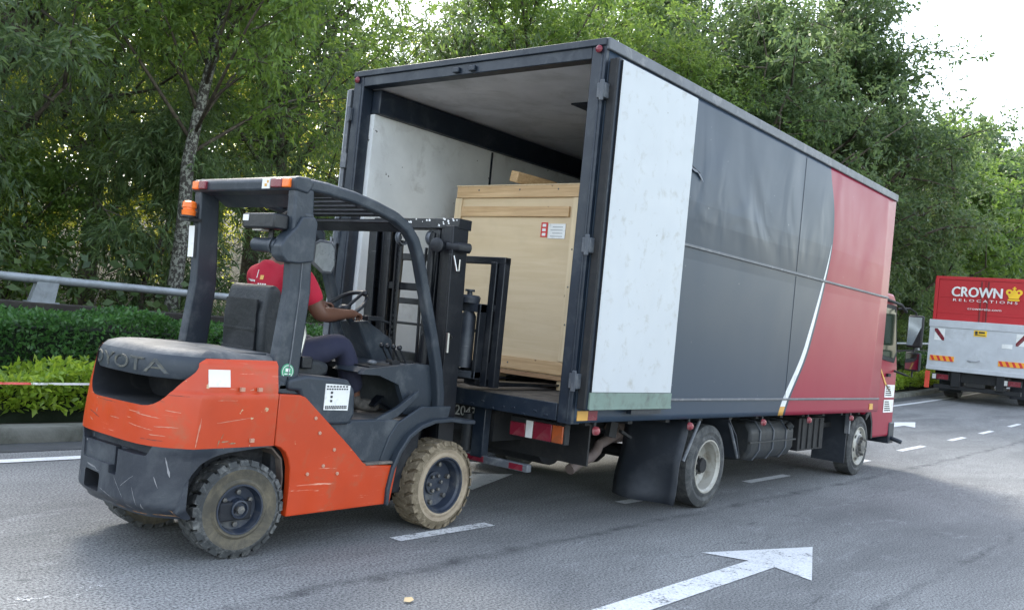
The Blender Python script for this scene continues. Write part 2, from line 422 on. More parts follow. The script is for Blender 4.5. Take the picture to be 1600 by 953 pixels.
XS = [-60, -20, -10, -6] + [x for x in range(-4, 40, 2)] + list(range(40, 140, 6)) + [170, 220, 300]
def gy(x):
    s = sh(x)
    out = []
    for y in (-120, -60, -30, -12, -4.4+s, 4.9+s, 7.4+s, 9, 12, 16, 22, 30, 45, 80, 160):
        bank = 0 if y < 8 else min(6.5, (y-8)*.10 + max(0, y-24)*.22)
        out.append((y, bank))
    return out
sheet('ground', XS, gy, -.012, M_soil)
sheet('added_verge', XS, lambda x: [(-40, 0), (-11.6, 0.0)], .01, pm('added_verge_grass', (.06, .10, .03), .9, bump=(.8, 12)))  # unseen grass right of the road, added for the truck side's reflections
sheet('road', XS, lambda x: [(y+sh(x), 0) for y in (-11.6, -4.4, -2.7, -1.09, .54, 2.1, 3.67, 4.30)], .0, M_asph)  # unseen right part widened so the truck side reflects pale asphalt
sheet('gutter', XS, lambda x: [(y+sh(x), 0) for y in (4.02, 4.40)], .004, M_gutter)
# kerb: a real step of 0.13 m with rounded arris
sheet('kerb', XS, lambda x: [(4.40+sh(x), 0.004), (4.405+sh(x), .10), (4.43+sh(x), .13), (4.60+sh(x), .135), (4.61+sh(x), .07)], .0, M_kerb)
sheet('planting_bed', XS, lambda x: [(4.60+sh(x), .09), (5.5+sh(x), .12), (6.9+sh(x), .14)], .0, M_soil)

def marking(pts, label=None, wear=.3, zo=.005, sub=None):
    """painted marking as a sheet a few mm above the asphalt; pts is a polygon in plan"""
    bm = bmesh.new(); vs = [bm.verts.new((p[0], p[1], gr(p[0]) + zo)) for p in pts]; bm.faces.new(vs)
    bmesh.ops.triangulate(bm, faces=bm.faces)
    me = bpy.data.meshes.new('lane_marking'); bm.to_mesh(me); bm.free(); me.materials.append(M_paint)
    at = me.attributes.new('wear', 'FLOAT', 'POINT')
    for i in range(len(me.vertices)): at.data[i].value = wear
    o = bpy.data.objects.new('lane_marking', me); col.objects.link(o); o['kind'] = 'structure'
    return o
def dash(x0, x1, y=.525, w=.10, wear=.3):
    marking([(x0, y-w/2+sh(x0)), (x1, y-w/2+sh(x1)), (x1, y+w/2+sh(x1)), (x0, y+w/2+sh(x0))], wear=wear)
for x0, x1, wr in ((-3.75, -2.75, 1.0), (-1.02, -.12, .42), (1.55, 1.95, .3), (3.97, 5.05, .2), (6.9, 7.9, .2), (9.8, 11.15, .1), (12.85, 13.95, .1),
                   (15.3, 16.35, 0), (18.1, 19.3, 0), (21.2, 22.4, 0), (24.2, 25.4, 0), (27.2, 28.4, 0)):
    dash(x0, x1, wear=wr, y=.53 if x0 < 9 else .66)
xs = XS[2:-6]
for a, b in zip(xs[:-1], xs[1:]):
    pass
sheet('edge_line', [x for x in XS if x <= 100], lambda x: [(3.60+sh(x), 0), (3.73+sh(x), 0)], .006, M_paint)
sheet('edge_line', [x for x in XS if x <= 100], lambda x: [(-2.98+sh(x), 0), (-2.86+sh(x), 0)], .006, M_paint)
def arrow(tx, ty, L=1.0, hw=.365, sw=.085, sl=2.7, wear=.25):
    pts = [(tx, ty), (tx-L, ty+hw), (tx-L+.10, ty+sw), (tx-L-sl, ty+sw), (tx-L-sl, ty-sw), (tx-L+.10, ty-sw), (tx-L, ty-hw)]
    marking(pts, wear=wear)
arrow(1.57, -1.09, .98, .372, .09, 2.2, .30)
arrow(1.72, 1.80, 1.0, .37, .09, 2.2, .2)
arrow(15.9, 2.2, 1.3, .36, .12, 2.2, .0)

# ---- low parapet wall, pipe rail
def follow(x): return sh(x)
mb = MB(); seg = [x for x in range(-14, 60, 4)]
for a, b in zip(seg[:-1], seg[1:]):
    for (y0, y1, z0, z1) in ((7.0, 7.28, 0, 1.02), (6.95, 7.33, 1.02, 1.10)):
        vs = [(x, y+sh(x), gr(x)+z) for x in (a+.004, b-.004) for y in (y0, y1) for z in (z0, z1)]
        mb.add(vs, [(0,1,3,2),(4,6,7,5),(0,4,5,1),(2,3,7,6),(0,2,6,4),(1,5,7,3)])
tag(mb.build('parapet_wall', M_wallc, bevel=.01), 'long low dark mossy concrete wall behind the clipped hedge, under the pipe rail', 'low wall')
rail = empty('guard_rail', (0, 7.14, 0), 'grey galvanised single pipe guard rail on short posts above the dark low wall', 'guard rail')
mb = MB(); pth = [(x, 7.14+sh(x), gr(x)+1.36) for x in range(-14, 58, 2)]
mb.tube(pth, .047, 12)
for x in range(-14, 58, 6):
    mb.tube([(x-.05, 7.14+sh(x), gr(x)+1.36), (x+.05, 7.14+sh(x), gr(x)+1.36)], .052, 12)
mb.build('pipe', M_galv, rail)
for i in range(16):
    x = -14.25 + 3.5*i + 0.0
    mb = MB(); z = gr(x); y = 7.14+sh(x)
    mb.prism([(x-.17, z+1.10), (x+.10, z+1.10), (x+.13, z+1.33), (x-.11, z+1.33)], 'y', y-.045, y-.035)
    mb.prism([(x-.17, z+1.10), (x+.10, z+1.10), (x+.13, z+1.33), (x-.11, z+1.33)], 'y', y+.035, y+.045)
    mb.prism([(x-.155, z+1.10), (x-.145, z+1.10), (x-.09, z+1.33), (x-.10, z+1.33)], 'y', y-.036, y+.036)
    mb.box(x-.2, x+.14, y-.075, y+.075, z+1.10, z+1.112)
    mb.build('post', M_galv, rail)

# ================================================================== FOLIAGE
def leaf_mesh(name, P, D, Lf, W, mat, rng, droop=.15):
    N = len(P); up = rng.normal(size=(N, 3)); up[:, 2] += .9
    S = np.cross(D, up); S /= np.linalg.norm(S, axis=1)[:, None] + 1e-9
    L = (Lf * (rng.uniform(.65, 1.25, N)))[:, None]; Wd = (W * rng.uniform(.7, 1.2, N))[:, None]
    mid = P + D*L*.42; tip = P + D*L; tip[:, 2] -= (L[:, 0]*droop)
    V = np.empty((N, 4, 3)); V[:, 0] = P; V[:, 1] = mid + S*Wd/2; V[:, 2] = tip; V[:, 3] = mid - S*Wd/2
    me = bpy.data.meshes.new(name); me.vertices.add(4*N); me.vertices.foreach_set('co', V.reshape(-1).astype(np.float32))
    me.loops.add(4*N); me.loops.foreach_set('vertex_index', np.arange(4*N, dtype=np.int32))
    me.polygons.add(N); me.polygons.foreach_set('loop_start', np.arange(0, 4*N, 4, dtype=np.int32))
    try: me.polygons.foreach_set('loop_total', np.full(N, 4, dtype=np.int32))
    except Exception: pass
    me.update(calc_edges=True); me.materials.append(mat)
    return me

def unit(v): return v / (np.linalg.norm(v, axis=-1, keepdims=True) + 1e-9)

def twig_leaves(cent, rad, rng, K, m, Lf, W, mat, name, hang=0.0, flat=.75):
    """each clump centre carries K twigs of m leaves"""
    C = np.repeat(cent, K, 0); Rr = np.repeat(rad, K); n = len(C)
    T = rng.normal(size=(n, 3)); T[:, 2] = T[:, 2]*flat + .15; T = unit(T)
    st = C + T*Rr[:, None]*rng.uniform(0, .55, n)[:, None]
    ln = Rr*rng.uniform(.35, .8, n)
    t = np.linspace(.1, 1, m)[None, :] + rng.uniform(-.05, .05, (n, m))
    T2 = T.copy(); T2[:, 2] -= hang; T2 = unit(T2)
    P = st[:, None, :] + (T[:, None, :]*(1-t[..., None]*.5) + T2[:, None, :]*t[..., None]*.5) * (ln[:, None]*t)[..., None]
    P = P.reshape(-1, 3) + rng.normal(size=(n*m, 3))*.02
    D = np.repeat(T2, m, 0) + rng.normal(size=(n*m, 3))*.75; D[:, 2] -= hang*.9; D = unit(D)
    return leaf_mesh(name, P, D, Lf, W, mat, rng)

def make_tree(seed, H, R0, z0, lean, trunk_r, nl, K, m, Lf, W, lmat, bmat, hang=0., spread=1., crown_low=.3, csize=.75, dens=1.0, path=None, limb_r=1.0):
    """returns (trunk MB, crown mesh); built around the origin"""
    rng = np.random.default_rng(seed); rnd = random.Random(seed)
    tb = MB(); top = H*.78
    pts = []; a1, a2 = rnd.uniform(0, 6), rnd.uniform(0, 6)
    for i in range(9):
        t = i/8; z = top*t
        pts.append((lean[0]*t*t + .10*math.sin(a1+t*7)*t*2, lean[1]*t*t + .10*math.sin(a2+t*6)*t*2, z))
    if path: pts = path; top = path[-1][2]
    tb.tube(pts, [trunk_r*(1.25 if i == 0 else 1)*(1-(.5 if path else .78)*i/8) for i in range(9)], 12)
    cents = []; rads = []
    for k in range(nl):
        t = crown_low + (1-crown_low)*(k+rnd.random()*.6)/nl; i = min(7, int(t*8)); fr = t*8-i
        b = Vector(pts[i]).lerp(Vector(pts[i+1]), fr); az = k*2.399 + rnd.uniform(-.4, .4)
        reach = R0*(1-.55*abs(t-.45)*1.4)*rnd.uniform(.7, 1.1); el = rnd.uniform(.25, .75) + t*.5
        if t > .9: el = 1.3
        d = Vector((math.cos(az)*math.cos(el), math.sin(az)*math.cos(el), math.sin(el)))
        e = b + d*reach; e.x *= 1
        mid = b.lerp(e, .5) + Vector((0, 0, reach*.06))
        r0 = trunk_r*(1-.7*t)*.55
        r0 *= limb_r
        tb.tube([b, mid, e], [r0, r0*.6, r0*.2], 6, 1)
        nb = 4 + int(reach)
        for j in range(nb):
            s = .35 + .65*(j+rnd.random())/nb
            p = b.lerp(e, s); q = p + Vector((rnd.gauss(0, 1), rnd.gauss(0, 1), rnd.gauss(.15, .7)))*reach*.26*spread
            tb.tube([p, p.lerp(q, .5)+Vector((0, 0, .06)), q], [r0*.38, r0*.25, r0*.1], 4, 1)
            cents.append(q); rads.append(csize*rnd.uniform(.65, 1.25))
            if rnd.random() < dens: cents.append(p.lerp(q, .5)); rads.append(csize*rnd.uniform(.5, .9))
    me = twig_leaves(np.array([tuple(c) for c in cents]), np.array(rads), rng, K, m, Lf, W, lmat, 'crown', hang)
    return tb, me

def place_tree(name, proto, loc, label, cat, group=None, rz=0., sc=1.0, bm=None, first=[set()]):
    """proto: dict trunk mesh, crown mesh; linked as thing > trunk, crown"""
    o = empty(name, (loc[0], loc[1], loc[2]), label, cat, group); o.rotation_euler.z = rz; o.scale = (sc, sc, sc)
    t = bpy.data.objects.new('trunk', proto['trunk']); col.objects.link(t); t.parent = o
    c = bpy.data.objects.new('crown', proto['crown']); col.objects.link(c); c.parent = o
    return o
def proto(bmat, *a, **k):
    tb, cr = make_tree(*a, **k)
    me = bpy.data.meshes.new('trunk'); me.from_pydata(tb.v, [], tb.f); me.materials.append(bmat); me.materials.append(M_bark); me.polygons.foreach_set('material_index', tb.m); me.shade_smooth()
    return {'trunk': me, 'crown': cr}
def gz(x, y): return gr(x) + (0 if y < 8 else min(6.5, (y-8)*.10 + max(0, y-24)*.22)) - .05

#              seed  H    R   z0 lean      tr   nl  K  m  leafL  W    mats
P_speck  = proto(M_barksp, 3, 10.5, 3.6, 0, (.7, -.3), .118, 20, 15, 9, .11, .040, L_mid, M_barksp, hang=.25, crown_low=.52, csize=.75, limb_r=.8,
                 path=[(-.06, 0, 0), (-.05, 0, .9), (-.02, 0, 1.7), (0, 0, 2.5), (-.02, .02, 3.2), (.06, .02, 3.9), (.16, 0, 4.6), (.28, 0, 5.6), (.36, 0, 7.4)])
P_acac1  = proto(M_bark, 11, 10.5, 3.9, 0, (1.0, .2), .17, 24, 11, 10, .15, .026, L_blue, M_bark, hang=.7, crown_low=.2, csize=.85)
P_acac2  = proto(M_bark, 12, 9.5, 3.6, 0, (-.8, .5), .15, 22, 8, 10, .15, .026, L_blue, M_bark, hang=.7, crown_low=.24, csize=.85)
P_mid    = proto(M_bark, 21, 10.5, 3.8, 0, (.4, .3), .18, 24, 14, 9, .13, .055, L_mid, M_bark, hang=.2, crown_low=.22, csize=.85)
P_yel    = proto(M_bark, 31, 12.5, 4.6, 0, (.4, -.3), .2, 24, 12, 9, .20, .08, L_sunlit, M_bark, hang=.15, crown_low=.08, csize=1.15)
P_yel2   = proto(M_bark, 32, 10.0, 4.2, 0, (-.4, -.3), .2, 22, 12, 9, .20, .08, L_sunlit, M_bark, hang=.15, crown_low=.06, csize=1.1)
P_big    = proto(M_bark, 41, 15.5, 5.6, 0, (-.4, .2), .30, 34, 15, 10, .20, .085, L_dark, M_bark, hang=.1, crown_low=.20, csize=1.0)
P_bigb   = proto(M_bark, 43, 13.0, 5.0, 0, (.5, -.2), .26, 30, 15, 10, .20, .08, L_blue, M_bark, hang=.15, crown_low=.16, csize=1.0)
P_far    = proto(M_bark, 51, 12.0, 5.2, 0, (.2, .3), .26, 24, 12, 9, .30, .14, L_mid, M_bark, hang=.1, crown_low=.06, csize=1.5)
P_fard   = proto(M_bark, 52, 12.0, 5.2, 0, (.2, .3), .26, 24, 12, 9, .30, .14, L_dark, M_bark, hang=.1, crown_low=.06, csize=1.5)
S_dark   = proto(M_bark, 61, 4.6, 2.0, 0, (.2, .2), .06, 16, 15, 9, .13, .034, L_dark, M_bark, hang=.3, crown_low=.08, csize=.62)
S_blue   = proto(M_bark, 62, 4.2, 2.0, 0, (-.2, .1), .06, 16, 15, 10, .15, .026, L_blue, M_bark, hang=.5, crown_low=.06, csize=.62)
S_mid    = proto(M_bark, 63, 4.0, 2.0, 0, (.1, -.1), .06, 15, 14, 9, .10, .045, L_mid, M_bark, hang=.1, crown_low=.06, csize=.6)

place_tree('speckled_tree', P_speck, (2.31, 8.7, gz(3, 8.7)), 'tree with a slender lichen-speckled trunk rising just behind the pipe rail beside the forklift', 'tree')
AC = 'feathery narrow-leaved trees beyond the rail'
place_tree('narrow_leaved_tree', P_acac1, (.6, 11.6, gz(1, 11.6)), 'drooping narrow-leaved tree at the far left edge, left of the speckled trunk', 'tree', AC, .4)
place_tree('narrow_leaved_tree', P_acac2, (6.3, 11.8, gz(6, 11.8)), 'narrow-leaved tree with forked dark limbs above the forklift roof', 'tree', AC, 1.4, .92)
place_tree('narrow_leaved_tree', P_acac2, (10.4, 12.2, gz(10, 12.2)), 'narrow-leaved tree whose crown shows over the left end of the cargo box roof', 'tree', AC, 3.0)
place_tree('narrow_leaved_tree', P_acac1, (15.6, 12.5, gz(15, 12.5)), 'narrow-leaved tree above the middle of the cargo box roof', 'tree', AC, 2.4, .95)
place_tree('narrow_leaved_tree', P_acac2, (-3.2, 12.6, gz(-3, 12.6)), 'narrow-leaved tree outside the left edge of the view beyond the rail', 'tree', AC, 5.0)
place_tree('narrow_leaved_tree', P_acac1, (14.0, 16.5, gz(14, 16.5)), 'narrow-leaved tree in the second row over the left part of the box roof', 'tree', AC, 1.0, .85)
MD = 'mid-green leafy trees beyond the rail'
place_tree('leafy_tree', P_mid, (17.5, 13.5, gz(17, 13.5)), 'tall mid-green tree directly above the white folded door', 'tree', MD, 5.1, 1.2)
place_tree('leafy_tree', P_mid, (8.0, 15.0, gz(8, 15)), 'tall mid-green tree in the second row above the left box roof corner', 'tree', MD, 3.1, 1.2)
place_tree('leafy_tree', P_mid, (3.4, 13.6, gz(3, 13.6)), 'bright mid-green tree right behind the speckled trunk', 'tree', MD, 0)
place_tree('leafy_tree', P_mid, (12.8, 10.6, gz(13, 10.6)), 'mid-green tree leaning over the cargo box roof at its rear corner', 'tree', MD, 2.1, 1.05)
place_tree('leafy_tree', P_mid, (20.0, 11.2, gz(20, 11)), 'mid-green tree above the dark grey roof edge, right of the white folded door', 'tree', MD, 4.1, 1.0)
place_tree('spreading_tree', P_bigb, (22.5, 9.8, gz(22, 9.8)), 'green spreading tree just left of the tallest dark tree', 'tree', 'large roadside trees', .3, .98)
place_tree('spreading_tree', P_bigb, (25.5, 14.5, gz(25, 14.5)), 'green tree in the second row behind the two largest trees', 'tree', 'large roadside trees', 3.3, 1.15)
place_tree('spreading_tree', P_big, (28.0, 8.8, gz(28, 8.8)), 'tallest dark green spreading tree, standing against the white sky', 'tree', 'large roadside trees', 1.3, .95)
place_tree('spreading_tree', P_bigb, (35.0, 8.9, gz(35, 9)), 'dark tree over the red end of the cargo box, right of the tallest tree', 'tree', 'large roadside trees', 2.2, .88)
FT = 'lower trees at the right, beyond the red and grey lorry'
for i, (x, y, s, pr, lb) in enumerate(((43, 9.2, .95, P_far, 'yellow-green tree right above the left side of the red and grey lorry'),
        (52, 10.5, 1.1, P_fard, 'dark green tree above the crown emblem of the red and grey lorry'),
        (62, 11.5, 1.2, P_far, 'yellow-green tree at the right edge, lower than its neighbours'),
        (74, 11, 1.25, P_fard, 'farthest dark tree at the right edge of the view'),
        (88, 8, 1.3, P_far, 'far pale tree beyond the lorry where the road ends'))):
    place_tree('roadside_tree', pr, (x, y, gz(x, y)), lb, 'tree', FT, i*1.3, s)
YB = 'sunlit yellow-green trees far behind the dark ones'
for i, (x, y, s, pr) in enumerate(((3.5, 20, 1.0, P_yel), (9.5, 21, .95, P_yel2), (15, 20, .72, P_yel), (21, 21, 1.0, P_yel2), (28, 19, .95, P_yel), (35, 18, .9, P_yel2), (-2, 21, 1, P_yel2), (42, 17, .8, P_yel), (8, 28, 1.2, P_yel), (19, 29, .75, P_yel2))):
    place_tree('sunlit_tree', pr, (x, y, gz(x, y)), 'sunlit yellow-green tree in the far row, ' + ('beyond the bushes left of the speckled trunk', 'between the speckled trunk and the cargo box', 'behind the open cargo box', 'behind the white folded door', 'behind the tallest dark tree', 'right of the tallest dark tree', 'at the extreme left edge of the picture', 'above the red lorry', 'second rank, left of the cargo box', 'second rank, above the box roof')[i], 'tree', YB, i*1.9, s)
UB = 'dense bushes just beyond the pipe rail'
k = 0
rr = random.Random(5)
for i in range(21):
    x = -4.5 + i*1.75 + rr.uniform(-.3, .3); y = 8.9 + rr.uniform(-.3, 1.1) + (.9 if -1 < x < 3.3 else 0)
    pr = (S_dark, S_blue, S_dark, S_mid, S_blue)[i % 5]; s = rr.uniform(.8, 1.12)*(.66 if 3.6 < x < 7.5 else 1)
    NTH = ('first', 'second', 'third', 'fourth', 'fifth', 'sixth', 'seventh', 'eighth', 'ninth', 'tenth', 'eleventh', 'twelfth', 'thirteenth', 'fourteenth', 'fifteenth', 'sixteenth', 'seventeenth')
    look = ('dark small-leaved', 'drooping narrow-leaved', 'dark small-leaved', 'bright mid-green', 'drooping narrow-leaved')[i % 5]
    where = NTH[3-i] + ' one left of the speckled trunk' if i < 4 else NTH[i-4] + ' one right of the speckled trunk'
    place_tree('bush', pr, (x, y, gz(x, y)), look + ' bush close behind the pipe rail, ' + where, 'bush', UB, i*2.1, s)
for i in range(9):
    x = 34 + i*3.2; y = 9.0 + rr.uniform(-.4, .9)
    place_tree('bush', (S_mid, S_dark)[i % 2], (x, y, gz(x, y)), ('mid-green', 'dark')[i % 2] + ' bush behind the far rail, ' + NTH[i] + ' beyond the front of the box truck', 'bush', UB, i*2.1, 1.15)
# broad-leaved plant by the rail post (big round dull leaves)
rng = np.random.default_rng(77)
for (x, y, n, lab) in ((.4, 8.0, 230, 'low plant with broad dull blue-green leaves behind the rail post'),):
    P = np.c_[x + rng.normal(size=n)*.9, y + rng.uniform(-.2, .5, n), .9 + rng.uniform(0, .95, n)]
    D = unit(np.c_[rng.normal(size=n), rng.normal(size=n)-.6, rng.normal(size=n)*.3])
    me = leaf_mesh('foliage', P, D, .15, .12, L_dark, rng); o = empty('broadleaf_plant', (x, y, .1), lab, 'plant')
    c = bpy.data.objects.new('foliage', me); col.objects.link(c); c.parent = o; c.location = (-x, -y, -.1)
    mb = MB()
    for i in range(8):
        p = P[i]; mb.tube([(x+(i-4)*.08, y, .1), (x+(p[0]-x)*.6, p[1], p[2]*.6), tuple(p)], [.012, .009, .006], 5)
    mb.build('stem', M_bark, o)

def hedge(name, x0, x1, y0, y1, z0, z1, n, Lf, W, mat, seed, label, cat):
    rng = np.random.default_rng(seed)
    # density falls off with x (farther from the road user)
    u = rng.uniform(0, 1, n)**1.7; x = x0 + (x1-x0)*u
    y = rng.uniform(y0, y1, n); v = rng.uniform(0, 1, n)
    zt = z1 + .05*np.sin(x*2.1+seed) + .04*np.sin(x*5.3) + .03*np.sin(y*9+x*3)
    face = rng.uniform(0, 1, n); 
    z = np.where(face < .5, zt - np.abs(rng.normal(size=n))*.06, z0 + (zt-z0)*v)
    bul = .05*np.sin(x*3.1)+.05*np.sin(x*7.7+z*6)
    y = np.where(face < .5, y, y0 + bul + np.abs(rng.normal(size=n))*.07)
    g = np.array([gr(a) for a in x]); s = np.array([sh(a) for a in x])
    P = np.c_[x, y+s, z+g]
    D = rng.normal(size=(n, 3)); D[:, 2] += .7; D[:, 1] -= .5; D = unit(D)
    me = leaf_mesh('foliage', P, D, Lf, W, mat, rng, .1)
    o = empty(name, (x0, y0, 0), label, cat); c = bpy.data.objects.new('foliage', me); col.objects.link(c); c.parent = o; c.location = (-x0, -y0, 0)
    # dark twiggy inside
    mb = MB(); xs_ = list(np.arange(x0, x1, 1.5))
    r2 = random.Random(seed)
    for a in xs_[:26]:
        for q in range(9):
            px = a + r2.uniform(0, 1.5); py = r2.uniform(y0+.1, y1-.1)
            mb.tube([(px, py+sh(px), gr(px)+.1), (px+r2.uniform(-.15, .15), py+sh(px)+r2.uniform(-.1, .1), gr(px)+z1-.08)], [.012, .005], 4)
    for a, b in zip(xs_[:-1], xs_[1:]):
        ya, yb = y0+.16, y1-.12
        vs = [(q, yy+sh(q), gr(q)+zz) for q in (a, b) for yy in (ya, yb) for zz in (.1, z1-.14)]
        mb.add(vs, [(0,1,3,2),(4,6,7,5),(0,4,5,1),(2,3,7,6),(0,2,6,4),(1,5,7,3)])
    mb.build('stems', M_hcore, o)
    return o
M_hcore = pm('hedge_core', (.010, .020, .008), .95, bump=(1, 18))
hedge('clipped_hedge', -6, 45, 5.75, 6.75, .14, 1.02, 110000, .062, .032, L_hedge, 1, 'clipped dark green hedge between the kerb bed and the dark low wall', 'hedge')
hedge('low_shrubs', -6, 45, 4.72, 5.55, .22, .55, 55000, .085, .042, L_light, 2, 'low bright lime-green shrubs planted along the kerb, in front of the clipped hedge', 'shrub row')

# ---- red and white barrier tape in front of the low shrubs, tied to two stakes
tp = empty('barrier_tape', (-4, 4.70, .12), 'thin red and white barrier tape strung in front of the lime-green shrubs', 'barrier tape')
mw = MB(); n = 60; xs_ = [-4 + 5.2*i/n for i in range(n+1)]
for i in range(n):
    a, b = xs_[i], xs_[i+1]; t = (a+4)/5.2
    def zc(x): return .50 - .035*math.sin(math.pi*(x+4)/5.2)
    ta, tb_ = .5+.5*math.sin(a*3), .5+.5*math.sin(b*3); h = .009
    mw.add([(a, 4.70-ta*.01, zc(a)-h), (b, 4.70-tb_*.01, zc(b)-h), (b, 4.70+tb_*.012, zc(b)+h), (a, 4.70+ta*.012, zc(a)+h)], [(0,1,2,3)], 1 if (i//3) % 3 == 0 else 0)
mw.build('tape', [M_tapew, M_taper], tp, recalc=False)
for x in (-4, 1.2):
    mb = MB(); mb.box(x-.015, x+.015, 4.685, 4.715, .10, .58); mb.build('stake', M_pinev, tp)

# fallen leaf on the asphalt
mb = MB(); mb.add([(-1.86,-.40,.012),(-1.83,-.375,.02),(-1.79,-.385,.018),(-1.80,-.41,.012),(-1.84,-.42,.010)], [(0,1,2,3,4)])
tag(mb.build('fallen_leaf', pm('dry_leaf', (.6,.45,.25), .7), recalc=False), 'single dry tan leaf lying on the asphalt at the bottom of the picture', 'leaf')

# ================================================================== wheels
def wheel(parent, c, r, w, rr, side, tyre_m, rim_m, style, lugs=0, steer=0., wall=0, name='wheel', group=None):
    """side -1: outer face looks to -y. Tyre and rim are children of the wheel"""
    y0 = c[1] - side*0  # c is the centre of the OUTER face
    wh = bpy.data.objects.new(name, None); col.objects.link(wh); wh.empty_display_size = .1
    wh['_o'] = list(c); wh.location = Vector(c) - worg(parent); wh.parent = parent
    s = side; a = (0, -s, 0)             # axis runs inward from the outer face
    mb = MB(); h = .012 if lugs else .0
    k = wall
    mb.lathe([(.030, rr*.97), (.004, rr), (0, rr+.012), (.010, rr+.03*r/.3), (.002, r*.80), (0, r-.055*r/.3), (.012, r-.02*r/.3), (.022, r-.008-h),
              (w-.022, r-.008-h), (w-.012, r-.02*r/.3), (w, r-.055*r/.3), (w-.01, rr+.02), (w-.03, rr*.97)], c, a, 56,
             mis=[0, 0, 0, 0, 0, 1 if lugs else 0, 1 if lugs else 0, 2 if lugs else 0, 0, 0, 0, 0])
    C = Vector(c)
    if lugs:
        for q in range(lugs):
            for half in (0, 1):
                ang = 2*math.pi*(q + .5*half)/lugs; pit = 2*math.pi/lugs
                n1 = 5
                # chevron lug from the shoulder towards the middle of the tread
                vs = []
                for j, (t, off) in enumerate([(-.002, 0), (w*.18, .0), (w*.38, .28), (w*.56, .30)]):
                    t = t if half == 0 else w - t
                    for (e, rad) in ((-.40, r-.028 if j == 0 else r-.012-.004), (-.34, r), (.34, r), (.40, r-.028 if j == 0 else r-.012-.004)):
                        th = ang + (e + off)*pit*1.0
                        d = Vector((math.cos(th), 0, math.sin(th)))
                        tt = t + (.012 if (j == 0 and rad == r) else 0)*(1 if half == 0 else -1)
                        vs.append(C + Vector(a)*tt + d*rad)
                fs = []
                for j in range(3):
                    for e in range(3): fs.append((j*4+e, j*4+e+1, (j+1)*4+e+1, (j+1)*4+e))
                fs += [(0, 1, 2, 3), (12, 13, 14, 15)]
                mb.add(vs, fs, 1)
    elif style != 'truckfront_':
        # ribbed tread grooves
        for t in (w*.25, w*.5, w*.75):
            mb.lathe([(t-.006, r-.006), (t-.004, r-.016), (t+.004, r-.016), (t+.006, r-.006)], c, a, 56, 2 if len(tyre_m) > 2 else 0)
    ty = mb.build('tyre', tyre_m, wh, ang=28)
    mb = MB()
    if style == 'front':
        mb.lathe([(.03, rr), (.002, rr*1.0), (.002, rr*.955), (.018, rr*.93), (.03, rr*.86), (.085, rr*.80), (.095, rr*.62), (.10, rr*.42), (.085, rr*.40), (.082, .001)], c, a, 40)
        for q in range(6):
            t = q*math.pi/3 + .3; p = C + Vector((math.cos(t)*rr*.68, 0, math.sin(t)*rr*.68)) + Vector(a)*.095
            mb.lathe([(0, .016), (-.025, .016), (-.028, .001)], p, a, 6, 1)
        for q in range(6):
            t = q*math.pi/3 + .1; p = C + Vector((math.cos(t)*rr*.28, 0, math.sin(t)*rr*.28)) + Vector(a)*.082
            mb.lathe([(0, .012), (-.016, .012), (-.018, .001)], p, a, 6, 1)
    elif style == 'rear':
        mb.lathe([(.03, rr), (.0, rr), (.0, rr*.93), (.02, rr*.89), (.05, rr*.84), (.055, rr*.5), (.045, rr*.40), (.0, rr*.36), (-.002, rr*.30), (.012, rr*.26), (.014, .001)], c, a, 40)
        for q in range(6):
            t = q*math.pi/3 + .5; p = C + Vector((math.cos(t)*rr*.64, 0, math.sin(t)*rr*.64)) + Vector(a)*.055
            mb.lathe([(0, .014), (-.02, .014), (-.022, .001)], p, a, 6, 1)
        mb.lathe([(.012, .022), (-.012, .022), (-.014, .001)], c, a, 6, 1)
    elif style == 'dish':
        mb.lathe([(.02, rr), (-.002, rr), (-.002, rr*.95), (.012, rr*.92), (.02, rr*.88), (.11, rr*.84), (.135, rr*.72), (.14, rr*.40), (.125, rr*.36), (.12, rr*.26), (.10, rr*.22), (.098, .001)], c, a, 44)
        for q in range(6):
            t = q*math.pi/3 + .25; p = C + Vector((math.cos(t)*rr*.60, 0, math.sin(t)*rr*.60)) + Vector(a)*.1385
            mb.lathe([(-.0015, rr*.115), (-.0016, .001)], p, a, 14, 2)
        for q in range(6):
            t = q*math.pi/3 + .75; p = C + Vector((math.cos(t)*rr*.30, 0, math.sin(t)*rr*.30)) + Vector(a)*.096
            mb.lathe([(0, .014), (-.03, .014), (-.031, .001)], p, a, 6, 1)
    elif style == 'hub':
        mb.lathe([(.02, rr), (-.002, rr), (-.002, rr*.95), (.012, rr*.92), (.03, rr*.86), (.02, rr*.74), (-.005, rr*.58), (-.02, rr*.52), (-.02, rr*.34), (-.05, rr*.32), (-.055, .001)], c, a, 44, mis=[0, 0, 0, 0, 0, 0, 1, 1, 1, 1])
        for q in range(6):
            t = q*math.pi/3 + .25; p = C + Vector((math.cos(t)*rr*.68, 0, math.sin(t)*rr*.68)) + Vector(a)*.006
            mb.lathe([(0, rr*.10), (-.002, .001)], p, a, 14, 2)
        for q in range(6):
            t = q*math.pi/3 + .75; p = C + Vector((math.cos(t)*rr*.43, 0, math.sin(t)*rr*.43)) + Vector(a)*(-.02)
            mb.lathe([(0, .016), (-.035, .016), (-.036, .001)], p, a, 6, 1)
    mb.build('rim', [rim_m, M_rimbolt, M_void], wh, ang=30)
    if steer: wh.rotation_euler.z = steer
    return wh

# ================================================================== THE FORKLIFT
YR, YL, YC = .62, 1.70, 1.16
fk = empty('forklift', (-1.3, YC, 0), 'orange and dark grey counterbalance forklift facing the open rear of the cargo box', 'forklift')

